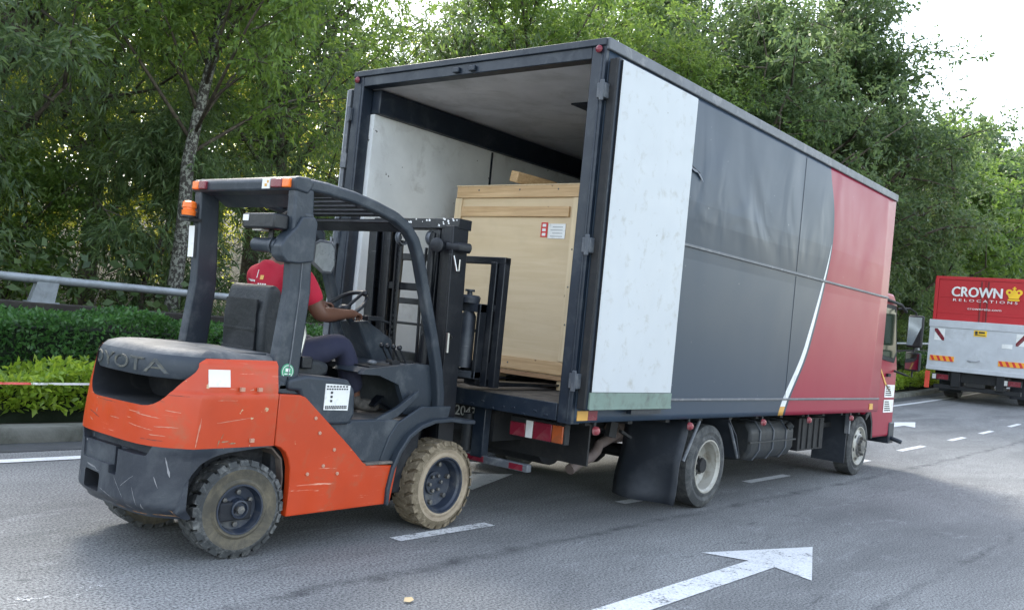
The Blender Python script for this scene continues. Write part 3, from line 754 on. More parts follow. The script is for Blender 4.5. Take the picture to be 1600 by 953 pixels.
def rear_x(y, bulge=.20, x0=-2.615):
    u = abs(y-YC)/(.54)
    return x0 + bulge*min(u, 1.05)**2.3
YCC = 1.145
def outline(yin, xf, x0, bulge, n=34, rc=.07, p=4.6):
    """points from the right front corner, round the rear, to the left front corner (plan)"""
    w = (YL-.03-YR)/2 - yin; pts = []; cl = YL-.03-yin
    ycr = YR + yin; xe = x0 + bulge; shx = lambda y: .03*(y-YR)
    pts.append((xf, ycr))
    for t in np.linspace(0, 1, 7)[1:-1]: pts.append((xf + (xe - xf)*t, ycr))
    ph = np.linspace(0, math.pi, n+12)
    for q in ph:
        u = -math.cos(q); y = YCC + u*w; pts.append((x0 + bulge*abs(u)**p + shx(y), y))
    for t in np.linspace(1, 0, 7)[1:-1]: pts.append((xf + (xe + shx(cl) - xf)*t, cl))
    pts.append((xf, cl))
    return pts
def sst(a, b, x):
    t = max(0, min(1, (x-a)/(b-a))); return t*t*(3-2*t)

# counterweight, lower dark casting
def loft(rows, matf, mb, close=True):
    n = len(rows[0]); base = len(mb.v)
    for r in rows: mb.v += [tuple(p) for p in r]
    for i in range(len(rows)-1):
        for j in range(n-1):
            a, b, c, d = base+i*n+j, base+i*n+j+1, base+(i+1)*n+j+1, base+(i+1)*n+j
            mb.f.append((a, b, c, d)); mb.m.append(matf(i, j, rows))
        if close:
            mb.f.append((base+i*n+n-1, base+i*n, base+(i+1)*n, base+(i+1)*n+n-1)); mb.m.append(matf(i, 0, rows))
    if close:
        mb.f.append(tuple(base+j for j in range(n))[::-1]); mb.m.append(matf(0, 0, rows))
        k = (len(rows)-1)*n; mb.f.append(tuple(base+k+j for j in range(n))); mb.m.append(matf(len(rows)-2, 0, rows))

def cutter(name, build):
    mb = MB(); build(mb); o = mb.build(name, [M_orange, M_void], None, smooth=False); return o
def bool_bake(o, cutters):
    """subtract the cutters and keep the result as plain mesh"""
    for c in cutters:
        m = o.modifiers.new('b', 'BOOLEAN'); m.operation = 'DIFFERENCE'; m.solver = 'EXACT'; m.object = c
    dg = bpy.context.evaluated_depsgraph_get(); dg.update()
    me = bpy.data.meshes.new_from_object(o.evaluated_get(dg)); o.modifiers.clear(); o.data = me
    for c in cutters: bpy.data.objects.remove(c)
    me.shade_smooth(); me.set_sharp_from_angle(angle=R(32))
def rpoly(pts, r, n=5):
    """polygon with rounded corners"""
    out = []; k = len(pts)
    for i in range(k):
        p = Vector(pts[i]); a = Vector(pts[i-1]); b = Vector(pts[(i+1) % k]); ri = r[i] if isinstance(r, (list, tuple)) else r
        if ri <= 0: out.append(tuple(p)); continue
        d1 = (a-p).normalized(); d2 = (b-p).normalized()
        for j in range(n+1):
            t = j/n; out.append(tuple((p+d1*ri)*(1-t)**2 + p*2*t*(1-t) + (p+d2*ri)*t*t))
    return out
cw = MB(); rows = []
archx = [(.235, -2.40), (.27, -2.465), (.41, -2.44), (.47, -2.405), (.52, -2.36), (.555, -2.29), (.58, -2.18), (.595, -1.95), (.60, -1.93)]
def xfz(z):
    for (a, xa), (b, xb) in zip(archx[:-1], archx[1:]):
        if z <= b: return xa + (xb-xa)*(z-a)/(b-a)
    return -1.93
zs = list(np.linspace(.235, .60, 28))
for z in zs:
    inset = .030*(1-sst(.235, .30, z)) + .014 - .016*sst(.54, .6, z)
    x0 = -2.605 + .05*(1-sst(.235, .30, z))
    rows.append([(x, y, z) for (x, y) in outline(inset, xfz(z), x0, .185, n=64)])
loft(rows, lambda i, j, r: 0, cw)
cwo = cw.build('counterweight_base', [M_cwblack, M_void], fk, ang=32)
def wc(o, name, pts, xa, xb, mi=0, r=.012):
    return cutter(name, lambda mb: mb.prism(rpoly(pts, r), 'x', xa, xb, mi))
cs = [wc(0, 'c1', [(.80, .545), (1.44, .545), (1.48, .64), (.74, .64)], -2.8, -2.52),
      wc(0, 'c2', [(1.08, .45), (1.42, .45), (1.43, .56), (1.04, .56)], -2.8, -2.56),
      wc(0, 'c3', [(1.20, .29), (1.37, .295), (1.37, .395), (1.20, .39)], -2.8, -2.45, 1, .02),
      wc(0, 'c4', [(1.03, .41), (1.11, .41), (1.11, .57), (1.03, .57)], -2.8, -2.53, 0, .01)]
for c in cs: c.location = Vector(c['_o']) - Vector((0, 0, 0))
bpy.context.view_layer.update(); bool_bake(cwo, cs)

ow = MB(); rows = []
zs = list(np.linspace(.60, .872, 12)) + [.878, .884] + list(np.linspace(.90, 1.03, 7)) + [1.042, 1.050, 1.055]
for i, z in enumerate(zs):
    inset = .022*sst(.88, 1.035, z) + .007*sst(.875, .884, z) + .018*sst(1.03, 1.055, z)
    x0 = -2.61 + .03*sst(.6, 1.055, z) + .012*sst(1.03, 1.055, z)
    rows.append([(x, y, z) for (x, y) in outline(inset, -1.93, x0, .19 + .02*sst(.8, 1.05, z), n=72)])
loft(rows, lambda i, j, r: 0, ow)
owo = ow.build('counterweight', [M_orange, M_void], fk, ang=34)
yb_, yt_ = .385, .47
c = wc(0, 'c5', [(.765, .795), (1.43, .785), (1.475, .99), (1.50, 1.2), (.69, 1.2), (.665, .99)], -2.9, -2.22, 1, [.10, .10, .03, 0, 0, .03])
c.location = Vector(c['_o']); bpy.context.view_layer.update(); bool_bake(owo, [c])
from mathutils.bvhtree import BVHTree
def bvh_of(o):
    bpy.context.view_layer.update()
    return BVHTree.FromPolygons([v.co + Vector(o['_o']) for v in o.data.vertices], [tuple(p.vertices) for p in o.data.polygons])
def scrapes(o, marks, mat, name, axis='x', seed=1, off=.0012):
    """thin ragged scrapes lying on the surface; axis x: (y, z, length, width, tilt) seen from behind; axis y: (x, z, ...) seen from the right"""
    bv = bvh_of(o); rq = random.Random(seed); mb = MB()
    for (a, z, ln, wd, an) in marks:
        n = max(4, int(ln/.012)); top = []; bot = []; ok = True
        for i in range(n+1):
            t = i/n - .5; h = wd*.7*(.2 + rq.random())*(1-(2*t)**4)*.5 + .0006
            for lst, sg in ((top, 1), (bot, -1)):
                p = a + t*ln*math.cos(an) - sg*h*math.sin(an); q = z + t*ln*math.sin(an) + sg*h*math.cos(an) + .002*rq.random()
                hit = bv.ray_cast(Vector((-4, p, q)), Vector((1, 0, 0))) if axis == 'x' else bv.ray_cast(Vector((p, -2, q)), Vector((0, 1, 0)))
                if hit[0] is None: ok = False; break
                lst.append(hit[0] + hit[1]*off*(1 if hit[1].dot(Vector((-1, 0, 0)) if axis == 'x' else Vector((0, -1, 0))) > 0 else -1))
            if not ok: break
        if ok: mb.add(top + bot, [(i, i+1, n+1+i+1, n+1+i) for i in range(n)])
    if mb.v: return mb.build(name, mat, o, recalc=False, smooth=False)
M_scr_l = pm('scrape_pale', (.50, .20, .13), .6); M_scr_w = pm('scrape_white', (.24, .24, .25), .6); M_scr_d = pm('scrape_dark', (.16, .045, .03), .7); M_rust = pm('rust', (.24, .13, .07), .9, dirt=((.45, .36, .25), .4, 30))
scrapes(owo, [(.82, .745, .16, .006, .06), (.92, .755, .10, .004, .0), (.72, .70, .10, .005, -.05), (.86, .685, .18, .004, .08), (.75, .655, .08, .004, 0), (1.10, .70, .10, .003, 0), (1.30, .71, .03, .012, 1.4), (1.35, .66, .05, .006, .3), (.95, .72, .05, .003, 0), (.70, .78, .06, .004, .1)], M_scr_l, 'scrape', 'x', 4)
scrapes(owo, [(-2.405, .665, .12, .012, 1.45), (-2.395, .72, .07, .007, 1.5), (-2.10, .90, .03, .008, .2), (-2.25, .845, .12, .003, .0), (-2.20, .74, .20, .0035, .12)], M_scr_l, 'scrape', 'y', 5)
scrapes(owo, [(.70, .86, .09, .003, 0), (.80, .83, .12, .003, .1), (1.20, .775, .22, .003, 0), (.78, .63, .12, .005, 0), (1.32, .69, .12, .006, .2)], M_scr_d, 'scrape', 'x', 6)
scrapes(owo, [(-2.28, .625, .035, .02, 1.3), (-2.24, .632, .05, .016, .1), (-2.20, .622, .05, .012, .0), (-2.26, .66, .03, .010, 1.2)], M_rust, 'rust_patch', 'y', 7)
scrapes(cwo, [(.70, .50, .10, .010, 1.35), (.74, .42, .06, .004, 1.2), (1.0, .36, .16, .003, .7), (.92, .40, .12, .003, -.6), (.85, .33, .10, .003, 1.1), (1.30, .415, .10, .010, .1), (1.25, .408, .05, .008, .4), (1.1, .30, .20, .003, .2), (.80, .29, .03, .012, 1.4), (.90, .275, .04, .008, .3), (1.42, .55, .05, .012, 1.3), (1.44, .35, .04, .006, 1.3)], M_scr_w, 'scrape', 'x', 8)
scrapes(cwo, [(.72, .252, .12, .012, 0), (.86, .247, .10, .010, 0), (1.02, .25, .10, .007, 0), (.68, .27, .04, .02, 1.3)], M_rust, 'rust_patch', 'x', 9)
# scraped bare edges and small bolts on the counterweight side
for (x, z) in ((-2.17, .905), (-2.06, .905), (-2.08, .635)):
    mb = MB(); mb.box(x-.012, x+.012, .606, .622, z-.010, z+.010); mb.build('clip', M_boltp, owo)
mb = MB(); isf = lambda z: YR + .022*sst(.88, 1.035, z) + .007
for i_, (za, zb) in enumerate(((.915, .945), (.945, .975), (.975, 1.002))):
    mb.add([(-2.365, isf(za)-.0015, za), (-2.235, isf(za)-.0015, za), (-2.235, isf(zb)-.0015, zb), (-2.365, isf(zb)-.0015, zb)], [(0, 1, 2, 3)])
mb.build('blank_sticker', M_white_st, owo, recalc=False)

# hood cap: top skin + rear lip with raised letters
hd = MB(); rows = []
prof = [(.030, .935, .012), (.006, .94, .004), (.0, .955, .0), (-.002, .99, 0), (0, 1.03, 0), (.012, 1.058, .008), (.034, 1.080, .022), (.07, 1.092, .05), (.13, 1.098, .11), (.2, 1.100, .18)]
for (dx, z, ins) in prof:
    row = []
    for (x, y) in outline(.060+ins, -1.86, -2.592 + dx, .19, n=60, p=3.6):
        if z < 1.05 and x > -2.40 : 
            zz = z + (1.052-z)*sst(-2.42, -2.34, x)
        else: zz = z
        zz -= .015*sst(-2.3, -1.86, x)
        row.append((x, y, zz))
    rows.append(row)
loft(rows, lambda i, j, r: 0 if i < 5 else 1, hd)
hood = hd.build('hood', [M_plastic, M_hood], fk, ang=40)
mb = MB()
for (x, y) in ((-2.36, 1.30), (-2.26, .98)): mb.lathe([(0, .032), (.002, .030), (-.001, .016), (-.001, .001)], (x, y, 1.098), (0, 0, 1), 20)
mb.box(-2.28, -1.95, .74, .76, 1.078, 1.090); mb.box(-2.28, -1.95, 1.56, 1.58, 1.078, 1.090)
mb.build('hood_cap', M_plastic, hood)
# raised maker's lettering, wrapped on the rear lip
mb = MB()
def lip(y, z, d): 
    w = (YL-.03-YR)/2 - .060; u = min(1, abs(y-YCC)/w)
    return (-2.593 + .19*u**3.6 + .03*(y-YR) - d, y, z)
vs, fs = text_geo('TOYOTA', .125, .004)
vv = []
for v in vs:
    y = YC + .03 - v[0]*1.62; vv.append(lip(y, .992 + v[1]*.80, .005 if v[2] > 0 else -.004))
mb.add(vv, fs, 0)
mb.build('lettering', pm('letter_worn', (.05, .058, .064), .5, dirt=((.15, .14, .10), .5, 25)), hood, smooth=False)

# inner chassis, side plates, wheel-arch linings
mb = MB()
mb.box(-2.36, -2.22, .80, 1.52, .25, .56); mb.box(-1.86, -.70, .72, 1.60, .24, .70); mb.box(-2.25, -1.80, .80, 1.52, .36, .66)
mb.box(-.98, -.36, .84, 1.48, .16, .52); mb.box(-2.2, -2.0, .66, 1.66, .20, .30)
mb.box(-1.94, -1.80, .70, 1.62, .58, 1.0)
mb.build('chassis', M_void, fk, bevel=.01)
for (a, b) in ((YR, YR+.05), (YL-.05, YL)):
    mb = MB()
    poly = [(-1.80, .20), (-1.01, .205), (-.975, .44), (-1.22, .455), (-1.26, .47), (-1.38, .575), (-1.74, .862), (-1.78, .875), (-1.922, .88),
            (-1.922, .60), (-1.88, .585), (-1.845, .56), (-1.82, .52), (-1.803, .47), (-1.795, .37), (-1.795, .27)]
    mb.prism(poly, 'y', a, b)
    sp = mb.build('side_panel', M_orange, fk, bevel=.006)
    yy = a-.004 if a == YR else b+.004
    for (x, z) in ((-1.62, .66), (-1.50, .56), (-1.57, .47), (-1.46, .42), (-1.68, .43), (-1.66, .745)):
        mb = MB(); mb.lathe([(0, .011), (.006 if a == YR else -.006, .010), (.007 if a == YR else -.007, .001)], (x, yy+.003*(1 if a == YR else -1), z), (0, -1, 0), 10)
        mb.build('bolt', M_boltp, sp)
    # arch lining
    mb = MB(); pth = [(-2.44, .30), (-2.42, .44), (-2.34, .535), (-2.22, .578), (-2.05, .585), (-1.90, .565), (-1.83, .50), (-1.81, .40), (-1.81, .26)]
    mb.strip([(x, z+.014) for x, z in pth], .010, a+.052 if a == YR else b-.24, a+.24 if a == YR else b-.052)
    mb.build('wheel_arch', M_archin, fk)

# battery / step body in dark grey between the side panel and the fender
mb = MB()
for ya, yb in ((YR+.035, YR+.10), (YL-.10, YL-.035)):
    mb = MB(); mb.prism([(-1.92, .88), (-1.74, .868), (-1.38, .58), (-1.26, .475), (-1.20, .46), (-1.0, .45), (-.97, .60), (-.90, .70), (-1.0, .72), (-1.35, .72), (-1.37, .70), (-1.9, .95)], 'y', ya, yb); mb.build('step_body', M_plastic, fk, bevel=.008)
for (a, b) in ((YR-.005, YR+.2), (YL-.2, YL+.005)):
    mb = MB(); mb.box(-1.24, -1.02, a, b, .452, .468); mb.build('step', M_floorp, fk, bevel=.004)
mb = MB()
poly = [(-1.86, .90), (-1.78, .895), (-1.70, .70), (-1.39, .70), (-1.355, .76), (-1.37, .90), (-1.43, .965), (-1.74, .985), (-1.86, .96)]
mb.prism(poly, 'y', YR+.012, YR+.24)
bx = mb.build('battery_box', M_plastic, fk, bevel=.018, seg=3)
mb = MB(); mb.prism([(-1.60, .79), (-1.42, .785), (-1.415, .93), (-1.475, .935), (-1.60, .94)], 'y', YR+.008, YR+.013)
for i, (z, n) in enumerate(((.925, 7), (.91, 9), (.80, 13), (.81, 12))):
    for k in range(n):
        x = -1.592 + k*.165/n; mb.box(x, x+.165/n*.62, YR+.0055, YR+.0075, z-.004, z+.004, 1)
for k in range(3): mb.box(-1.56, -1.545, YR+.0055, YR+.0075, .835+k*.024, .848+k*.024, 1)
mb.build('placard', [M_white_st, M_ink], bx)
mb = MB(); mb.prism([(-1.84, .90), (-1.78, .89), (-1.70, .70), (-1.39, .70), (-1.36, .76), (-1.37, .90), (-1.43, .965), (-1.74, .985)], 'y', YL-.24, YL-.012)
mb.build('side_box', M_plastic, fk, bevel=.018, seg=3)
# floor plate, sill
mb = MB(); mb.box(-1.42, -.60, YR+.06, YL-.06, .70, .722)
mb.box(-1.02, -.92, .98, 1.04, .72, .735)
mb.build('floor_plate', M_floorp, fk, bevel=.004)
mb = MB(); mb.prism([(-1.40, .722), (-1.15, .722), (-.98, .79), (-.80, .90), (-.80, .86), (-.96, .74), (-1.1, .69), (-1.4, .69)], 'y', YR+.045, YR+.075); mb.build('floor_sill', M_plastic, fk, bevel=.004)
for q in ((-1.05, .93), (-.95, 1.28)):
    mb = MB(); mb.obox((q[0]+.13, q[1], .80), (.10, .07, .015), (0, R(-38), 0)); mb.tube([(q[0]+.14, q[1], .80), (q[0]+.28, q[1], .74)], .008, 6)
    mb.build('pedal', M_black, fk)

# fenders over the drive wheels
for (a, b) in ((YR-.02, YR+.22), (YL-.22, YL+.02)):
    mb = MB()
    pth = [(-1.045, .20), (-1.045, .30), (-1.02, .42), (-.975, .52), (-.90, .615), (-.80, .675), (-.68, .708), (-.52, .715), (-.40, .70), (-.29, .695)]
    mb.strip(pth, .028, a, b)
    # web plate between the fender and the body
    web = [(-1.045, .20)] + [(x, z) for x, z in pth[1:-1]] + [(-.5, .76), (-.80, .78), (-.98, .72), (-1.06, .46)]
    yy = (a+.045, a+.065) if a < 1 else (b-.065, b-.045)
    mb.prism([(-1.03, .45), (-1.0, .50), (-.92, .60), (-.82, .67), (-.68, .71), (-.52, .72), (-.5, .80), (-.78, .80), (-.98, .70), (-1.04, .62), (-1.10, .47)], 'y', *yy)
    mb.build('fender', M_plastic, fk, bevel=.006, ang=40)

# cowl, dashboard
mb = MB()
mb.prism([(-.86, .74), (-.62, .74), (-.60, 1.06), (-.80, 1.065), (-1.22, 1.02), (-1.25, .99), (-1.10, .985), (-.93, .93), (-.87, .82)], 'y', .725, .765)
mb.prism([(-.86, .74), (-.62, .74), (-.60, 1.06), (-.80, 1.065), (-1.22, 1.02), (-1.25, .99), (-1.10, .985), (-.93, .93), (-.87, .82)], 'y', 1.56, 1.60)
mb.prism([(-.62, 1.058), (-.80, 1.063), (-1.22, 1.018), (-1.25, 1.0), (-1.22, .99), (-.80, 1.03), (-.62, 1.03)], 'y', .765, 1.0)
mb.prism([(-.62, 1.058), (-.80, 1.063), (-1.10, 1.03), (-1.10, .995), (-.80, 1.03), (-.62, 1.03)], 'y', 1.0, 1.56)
mb.box(-.66, -.62, .765, 1.56, .72, 1.03)
mb.build('cowl', M_plastic, fk, bevel=.01)
mb = MB(); mb.prism([(-1.14, 1.0), (-.66, 1.045), (-.66, 1.066), (-1.14, 1.036)], 'y', .78, .975)
sw = mb.build('switch_panel', M_black, fk, bevel=.003)
for (x, y, s_) in ((-.78, .82, .035), (-.90, .81, .028), (-.70, .90, .03), (-.86, .90, .02)):
    mb = MB(); mb.box(x-s_*1.3, x+s_*1.3, y-s_*.5, y+s_*.5, 1.05, 1.075); mb.build('switch', M_chassis, sw, bevel=.003)
mb = MB(); mb.ball((-1.05, .86, 1.055), .028, sc=(1.3, 1, .6)); mb.build('rag', M_trimlt, sw)
# steering column and wheel
mb = MB(); mb.prism([(-.80, 1.0), (-.62, 1.0), (-.66, 1.20), (-.90, 1.31), (-.98, 1.30), (-.95, 1.24)], 'y', 1.10, 1.30)
mb.tube([(-.93, 1.20, 1.27), (-1.03, 1.20, 1.385)], .028, 12)
mb.build('steering_column', M_plastic, fk, bevel=.012)
mb = MB(); cc = Vector((-1.035, 1.20, 1.39)); nn = Vector((-.62, 0, .78)).normalized(); e1 = Vector((0, 1, 0)); e2 = nn.cross(e1)
ring = [cc + (e1*math.cos(t)+e2*math.sin(t))*.165 for t in np.linspace(0, 2*math.pi, 33)]
mb.tube(ring, .014, 8, cap=False)
for t in (.3, 2.4, 4.5): mb.tube([cc - nn*.02, cc + (e1*math.cos(t)+e2*math.sin(t))*.165], .011, 6)
mb.ball(cc - nn*.015, .045, sc=(1, 1, .6)); kn = cc + (e1*math.cos(3.9)+e2*math.sin(3.9))*.165
mb.ball(kn + nn*.035, .022)
mb.build('steering_wheel', M_black, fk)
mb = MB(); mb.tube([(-.98, 1.12, 1.33), (-.90, 1.02, 1.33), (-.80, 1.0, 1.31)], [.010, .012, .008], 8); mb.box(-1.0, -.86, .99, 1.05, 1.315, 1.345)
mb.build('shift_lever', M_black, fk, bevel=.006)
for i in range(4):
    mb = MB(); x, y = -.86, .80+.055*i; mb.tube([(x+.06, y, 1.05), (x, y, 1.13), (x-.015, y, 1.15)], .006, 6); mb.ball((x-.02, y, 1.16), .018)
    mb.build('lever', M_black, fk)

# seat
mb = MB(); mb.prism([(-1.84, 1.06), (-1.72, 1.05), (-1.715, 1.30), (-1.73, 1.44), (-1.77, 1.475), (-1.82, 1.46), (-1.85, 1.30)], 'y', .94, 1.34)
sb = mb.build('seat_back', M_seat, fk, bevel=.035, seg=3)
mb = MB(); mb.prism([(-1.86, 1.10), (-1.846, 1.10), (-1.852, 1.38), (-1.866, 1.38)], 'y', .99, 1.29); mb.box(-1.870, -1.856, .985, 1.295, 1.20, 1.212); mb.box(-1.868, -1.846, .985, 1.295, 1.085, 1.10)
mb.build('seat_pocket', M_black, sb)
mb = MB(); mb.prism([(-1.84, .955), (-1.40, .94), (-1.34, .97), (-1.34, 1.03), (-1.42, 1.05), (-1.80, 1.04), (-1.86, 1.03)], 'y', .92, 1.40); mb.build('seat_cushion', M_seat, fk, bevel=.025, seg=3)
mb = MB(); mb.box(-1.80, -1.42, .95, 1.37, .84, .95)
for k in range(5): mb.box(-1.81, -1.41, .94, 1.38, .855+k*.02, .862+k*.02)
mb.box(-1.9, -1.3, .88, 1.44, .70, .84)
mb.build('seat_base', M_black, fk, bevel=.004)
mb = MB(); mb.tube([(-1.66, .90, 1.0), (-1.60, .90, 1.08), (-1.575, .90, 1.20), (-1.61, .90, 1.30), (-1.74, .92, 1.32)], .018, 10); mb.build('hip_rail', M_chrome, fk)
mb = MB(); mb.box(-1.58, -1.50, .885, .925, 1.0, 1.07); mb.build('seat_buckle', M_black, fk, bevel=.008)

# overhead guard
og = fk
def pillar_r(y0, y1):
    mb = MB()
    mb.prism([(-1.945, .90), (-1.77, .90), (-1.765, 1.10), (-1.745, 1.45), (-1.79, 2.02), (-1.925, 2.02), (-1.90, 1.46), (-1.935, 1.10)], 'y', y0, y1)
    return mb
for (y0, y1) in ((.665, .735), (1.585, 1.655)):
    pr_ = pillar_r(y0, y1).build('rear_pillar', M_plastic, og, bevel=.014, seg=3)
    if y0 < 1:
        mb = MB(); mb.prism([(-1.86, .90), (-1.845, 1.10), (-1.83, 1.45), (-1.835, 1.70), (-1.830, 1.70), (-1.825, 1.45), (-1.838, 1.10), (-1.853, .90)], 'y', .660, .666)
        mb.build('weld_seam', M_trimlt, pr_)
        mb = MB(); mb.lathe([(0, .044), (.003, .043), (.003, .001)], (-1.855, .665, 1.0), (0, -1, 0), 24); mb.lathe([(.0035, .036), (.0042, .036), (.0042, .033), (.0035, .033)], (-1.855, .665, 1.0), (0, -1, 0), 24, 1); mb.box(-1.875, -1.835, .6605, .6618, .985, .990, 1); mb.box(-1.87, -1.84, .6605, .6618, 1.0, 1.018, 1)
        mb.build('round_sticker', [M_green_st, M_white_st], pr_)
        mb = MB(); mb.box(-1.935, -1.765, .655, .745, .90, .93); mb.box(-1.94, -1.78, .660, .740, .915, .98); mb.build('pillar_foot', M_plastic, pr_, bevel=.006)
    else:
        # striped capacity tag on the rear edge of the left pillar
        mb = MB()
        def ex(z): return -1.9215 + (z-1.46)*(-.025/.56) if z > 1.46 else -1.9
        mb.add([(ex(1.60)-.002-.0, 1.590, 1.60), (ex(1.60)-.002, 1.650, 1.60), (ex(1.79)-.002, 1.650, 1.79), (ex(1.79)-.002, 1.590, 1.79)], [(0,1,2,3)], 0)
        o_ = mb.build('tag_plate', M_white_st, pr_, recalc=False)
for (y0, y1) in ((.655, .745), (1.575, 1.665)):
    mb = MB()
    pth = [(-1.90, 2.045), (-1.70, 2.045), (-1.49, 2.03), (-1.30, 2.0), (-1.14, 1.965), (-1.03, 1.915), (-.955, 1.845), (-.905, 1.76), (-.80, 1.50), (-.70, 1.25), (-.62, 1.03), (-.585, .88), (-.57, .72)]
    mb.strip(pth, .065, y0+.010, y1-.010); fb = mb.build('front_pillar', M_plastic, og, bevel=.014, seg=3, ang=50)
    mb = MB(); mb.strip([(x, z+.036) for x, z in pth[:5]] + [(x+.033, z+.012) for x, z in pth[5:]], .006, (y0+y1)/2-.012, (y0+y1)/2+.012); mb.build('rain_rib', M_trimlt, fb)
# rear cross beam with lamps
mb = MB(); mb.prism([(-1.935, 2.0), (-1.84, 1.99), (-1.80, 2.06), (-1.84, 2.082), (-1.92, 2.078), (-1.94, 2.055)], 'y', .655, 1.665)
rb = mb.build('rear_beam', M_plastic, og, bevel=.012, seg=3)
mb = MB(); mb.prism([(-1.86, 2.0), (-1.74, 1.93), (-1.72, 1.95), (-1.78, 2.04)], 'y', .74, 1.58)
mb.build('beam_gusset', M_plastic, og, bevel=.008)
for (a, b, mt) in ((1.575, 1.64, M_olens), (1.50, 1.573, M_rlens), (.69, .755, M_olens), (.757, .86, M_rlens)):
    mb = MB(); mb.box(-1.955, -1.93, a, b, 2.012, 2.062); mb.build('tail_lamp', mt, rb, bevel=.006)
mb = MB(); mb.box(-1.946, -1.94, .875, .945, 2.008, 2.068); mb.box(-1.948, -1.9462, .90, .92, 2.020, 2.036, 1); mb.box(-1.948, -1.9462, .885, .90, 2.04, 2.055, 1); mb.build('side_sticker', [M_white_st, M_tyellow], rb)
# roof bars running across
for k in range(8):
    x = -1.72 + k*.085; z = 2.035 - (.000 if x < -1.5 else (x+1.5)*.14)
    mb = MB(); mb.strip([(x-.022, z+.006), (x+.022, z)], .022, .74, 1.58); mb.build('roof_bar', M_black, og, bevel=.004)
mb = MB(); mb.strip([(-1.13, 1.945), (-1.02, 1.90)], .03, .74, 1.58); mb.build('front_beam', M_black, og, bevel=.006)
# intake bracket on the right rear pillar, horizontal duct, work light
mb = MB(); mb.prism([(-1.785, 1.87), (-1.76, 1.84), (-1.765, 1.62), (-1.86, 1.60), (-1.945, 1.60), (-1.985, 1.63), (-1.995, 1.685), (-1.96, 1.74), (-1.90, 1.80), (-1.87, 1.86)], 'y', .645, .745)
mb.box(-1.845, -1.78, .66, .70, 1.86, 1.885)
ib = mb.build('duct_bracket', M_plastic, fk, bevel=.009, seg=3)
mb = MB(); mb.tube([(-1.955, .72, 1.685), (-1.955, .74, 1.685), (-1.955, .93, 1.69)], [.040, .040, .040], 18); mb.lathe([(0, .047), (.02, .047), (.022, .041)], (-1.955, .745, 1.685), (0, 1, 0), 18)
mb.build('duct', M_plastic, ib)
wl = MB(); wl.box(-2.02, -1.92, .70, .985, 1.775, 1.86); wl.box(-1.95, -1.93, .80, .84, 1.70, 1.78)
wo = wl.build('work_light', M_black, fk, bevel=.012, seg=3)
mb = MB(); mb.box(-2.024, -2.018, .93, .98, 1.815, 1.85); mb.build('sticker', M_white_st, wo)
mb = MB(); mb.box(-1.99, -1.93, .85, .93, 1.765, 1.776); mb.build('lens', M_wlens, wo)
# beacon by the left pillar
bc = MB(); bc.lathe([(0, .05), (.012, .05)], (-1.97, 1.62, 1.835), (0, 0, 1), 20); bc.box(-1.99, -1.90, 1.58, 1.66, 1.815, 1.835)
bo = bc.build('beacon', M_black, fk)
mb = MB(); mb.lathe([(0, .040), (.03, .043), (.034, .036), (.045, .036), (.048, .043), (.08, .041), (.088, .03), (.09, .001)], (-1.97, 1.62, 1.847), (0, 0, 1), 20); mb.build('lens', M_olens, bo)
# mirror on the far front pillar
mb = MB(); mb.prism([(-1.055, 1.66), (-.955, 1.60), (-.875, 1.60), (-.845, 1.66), (-.86, 1.79), (-.90, 1.83), (-1.0, 1.83), (-1.05, 1.80)], 'y', 1.545, 1.565)
mr = mb.build('mirror', M_trimlt, fk, bevel=.012)
mb = MB(); mb.prism([(-1.035, 1.67), (-.955, 1.62), (-.885, 1.62), (-.862, 1.67), (-.875, 1.78), (-.905, 1.81), (-1.0, 1.81), (-1.035, 1.79)], 'y', 1.541, 1.5455); mb.build('mirror_glass', pm('mirror_pale_reflection', (.42, .45, .46), .28, .35, dirt=((.2, .22, .23), .4, 7)), mr)  # pale sky reflection is put into the base colour of the glass
mb = MB(); mb.tube([(-.95, 1.57, 1.80), (-.93, 1.60, 1.88), (-.97, 1.62, 1.93)], .009, 6); mb.build('mirror_arm', M_black, mr)

# wheels
TAN = [M_tan_tyre, M_tan_tyre, M_tan_groove]
GRY = [M_grey_tyre, M_grey_edge, M_tyre_blk]
wheel(fk, (-.55, .60, .288), .288, .20, .185, -1, [M_tan_tyre, M_tan_lug, M_tan_groove], M_rimblk, 'front', 24)['label'] = 'front wheel with a dusty tan solid tyre and dark rim'
wheel(fk, (-.55, 1.72, .288), .288, .20, .185, 1, [M_tan_tyre, M_tan_lug, M_tan_groove], M_rimblk, 'front', 24)
wheel(fk, (-2.085, .645, .262), .262, .205, .135, -1, GRY, M_rimblk, 'rear', 24, steer=R(-7))['label'] = 'rear steering wheel with a worn dark grey tyre'
wheel(fk, (-2.085, 1.61, .262), .262, .205, .135, 1, GRY, M_rimblk, 'rear', 24, steer=R(-7))
mb = MB(); mb.tube([(-2.09, .70, .25), (-2.09, 1.62, .25)], .05, 12); mb.tube([(-.55, .7, .29), (-.55, 1.62, .29)], .07, 12); mb.build('axle', M_black, fk)

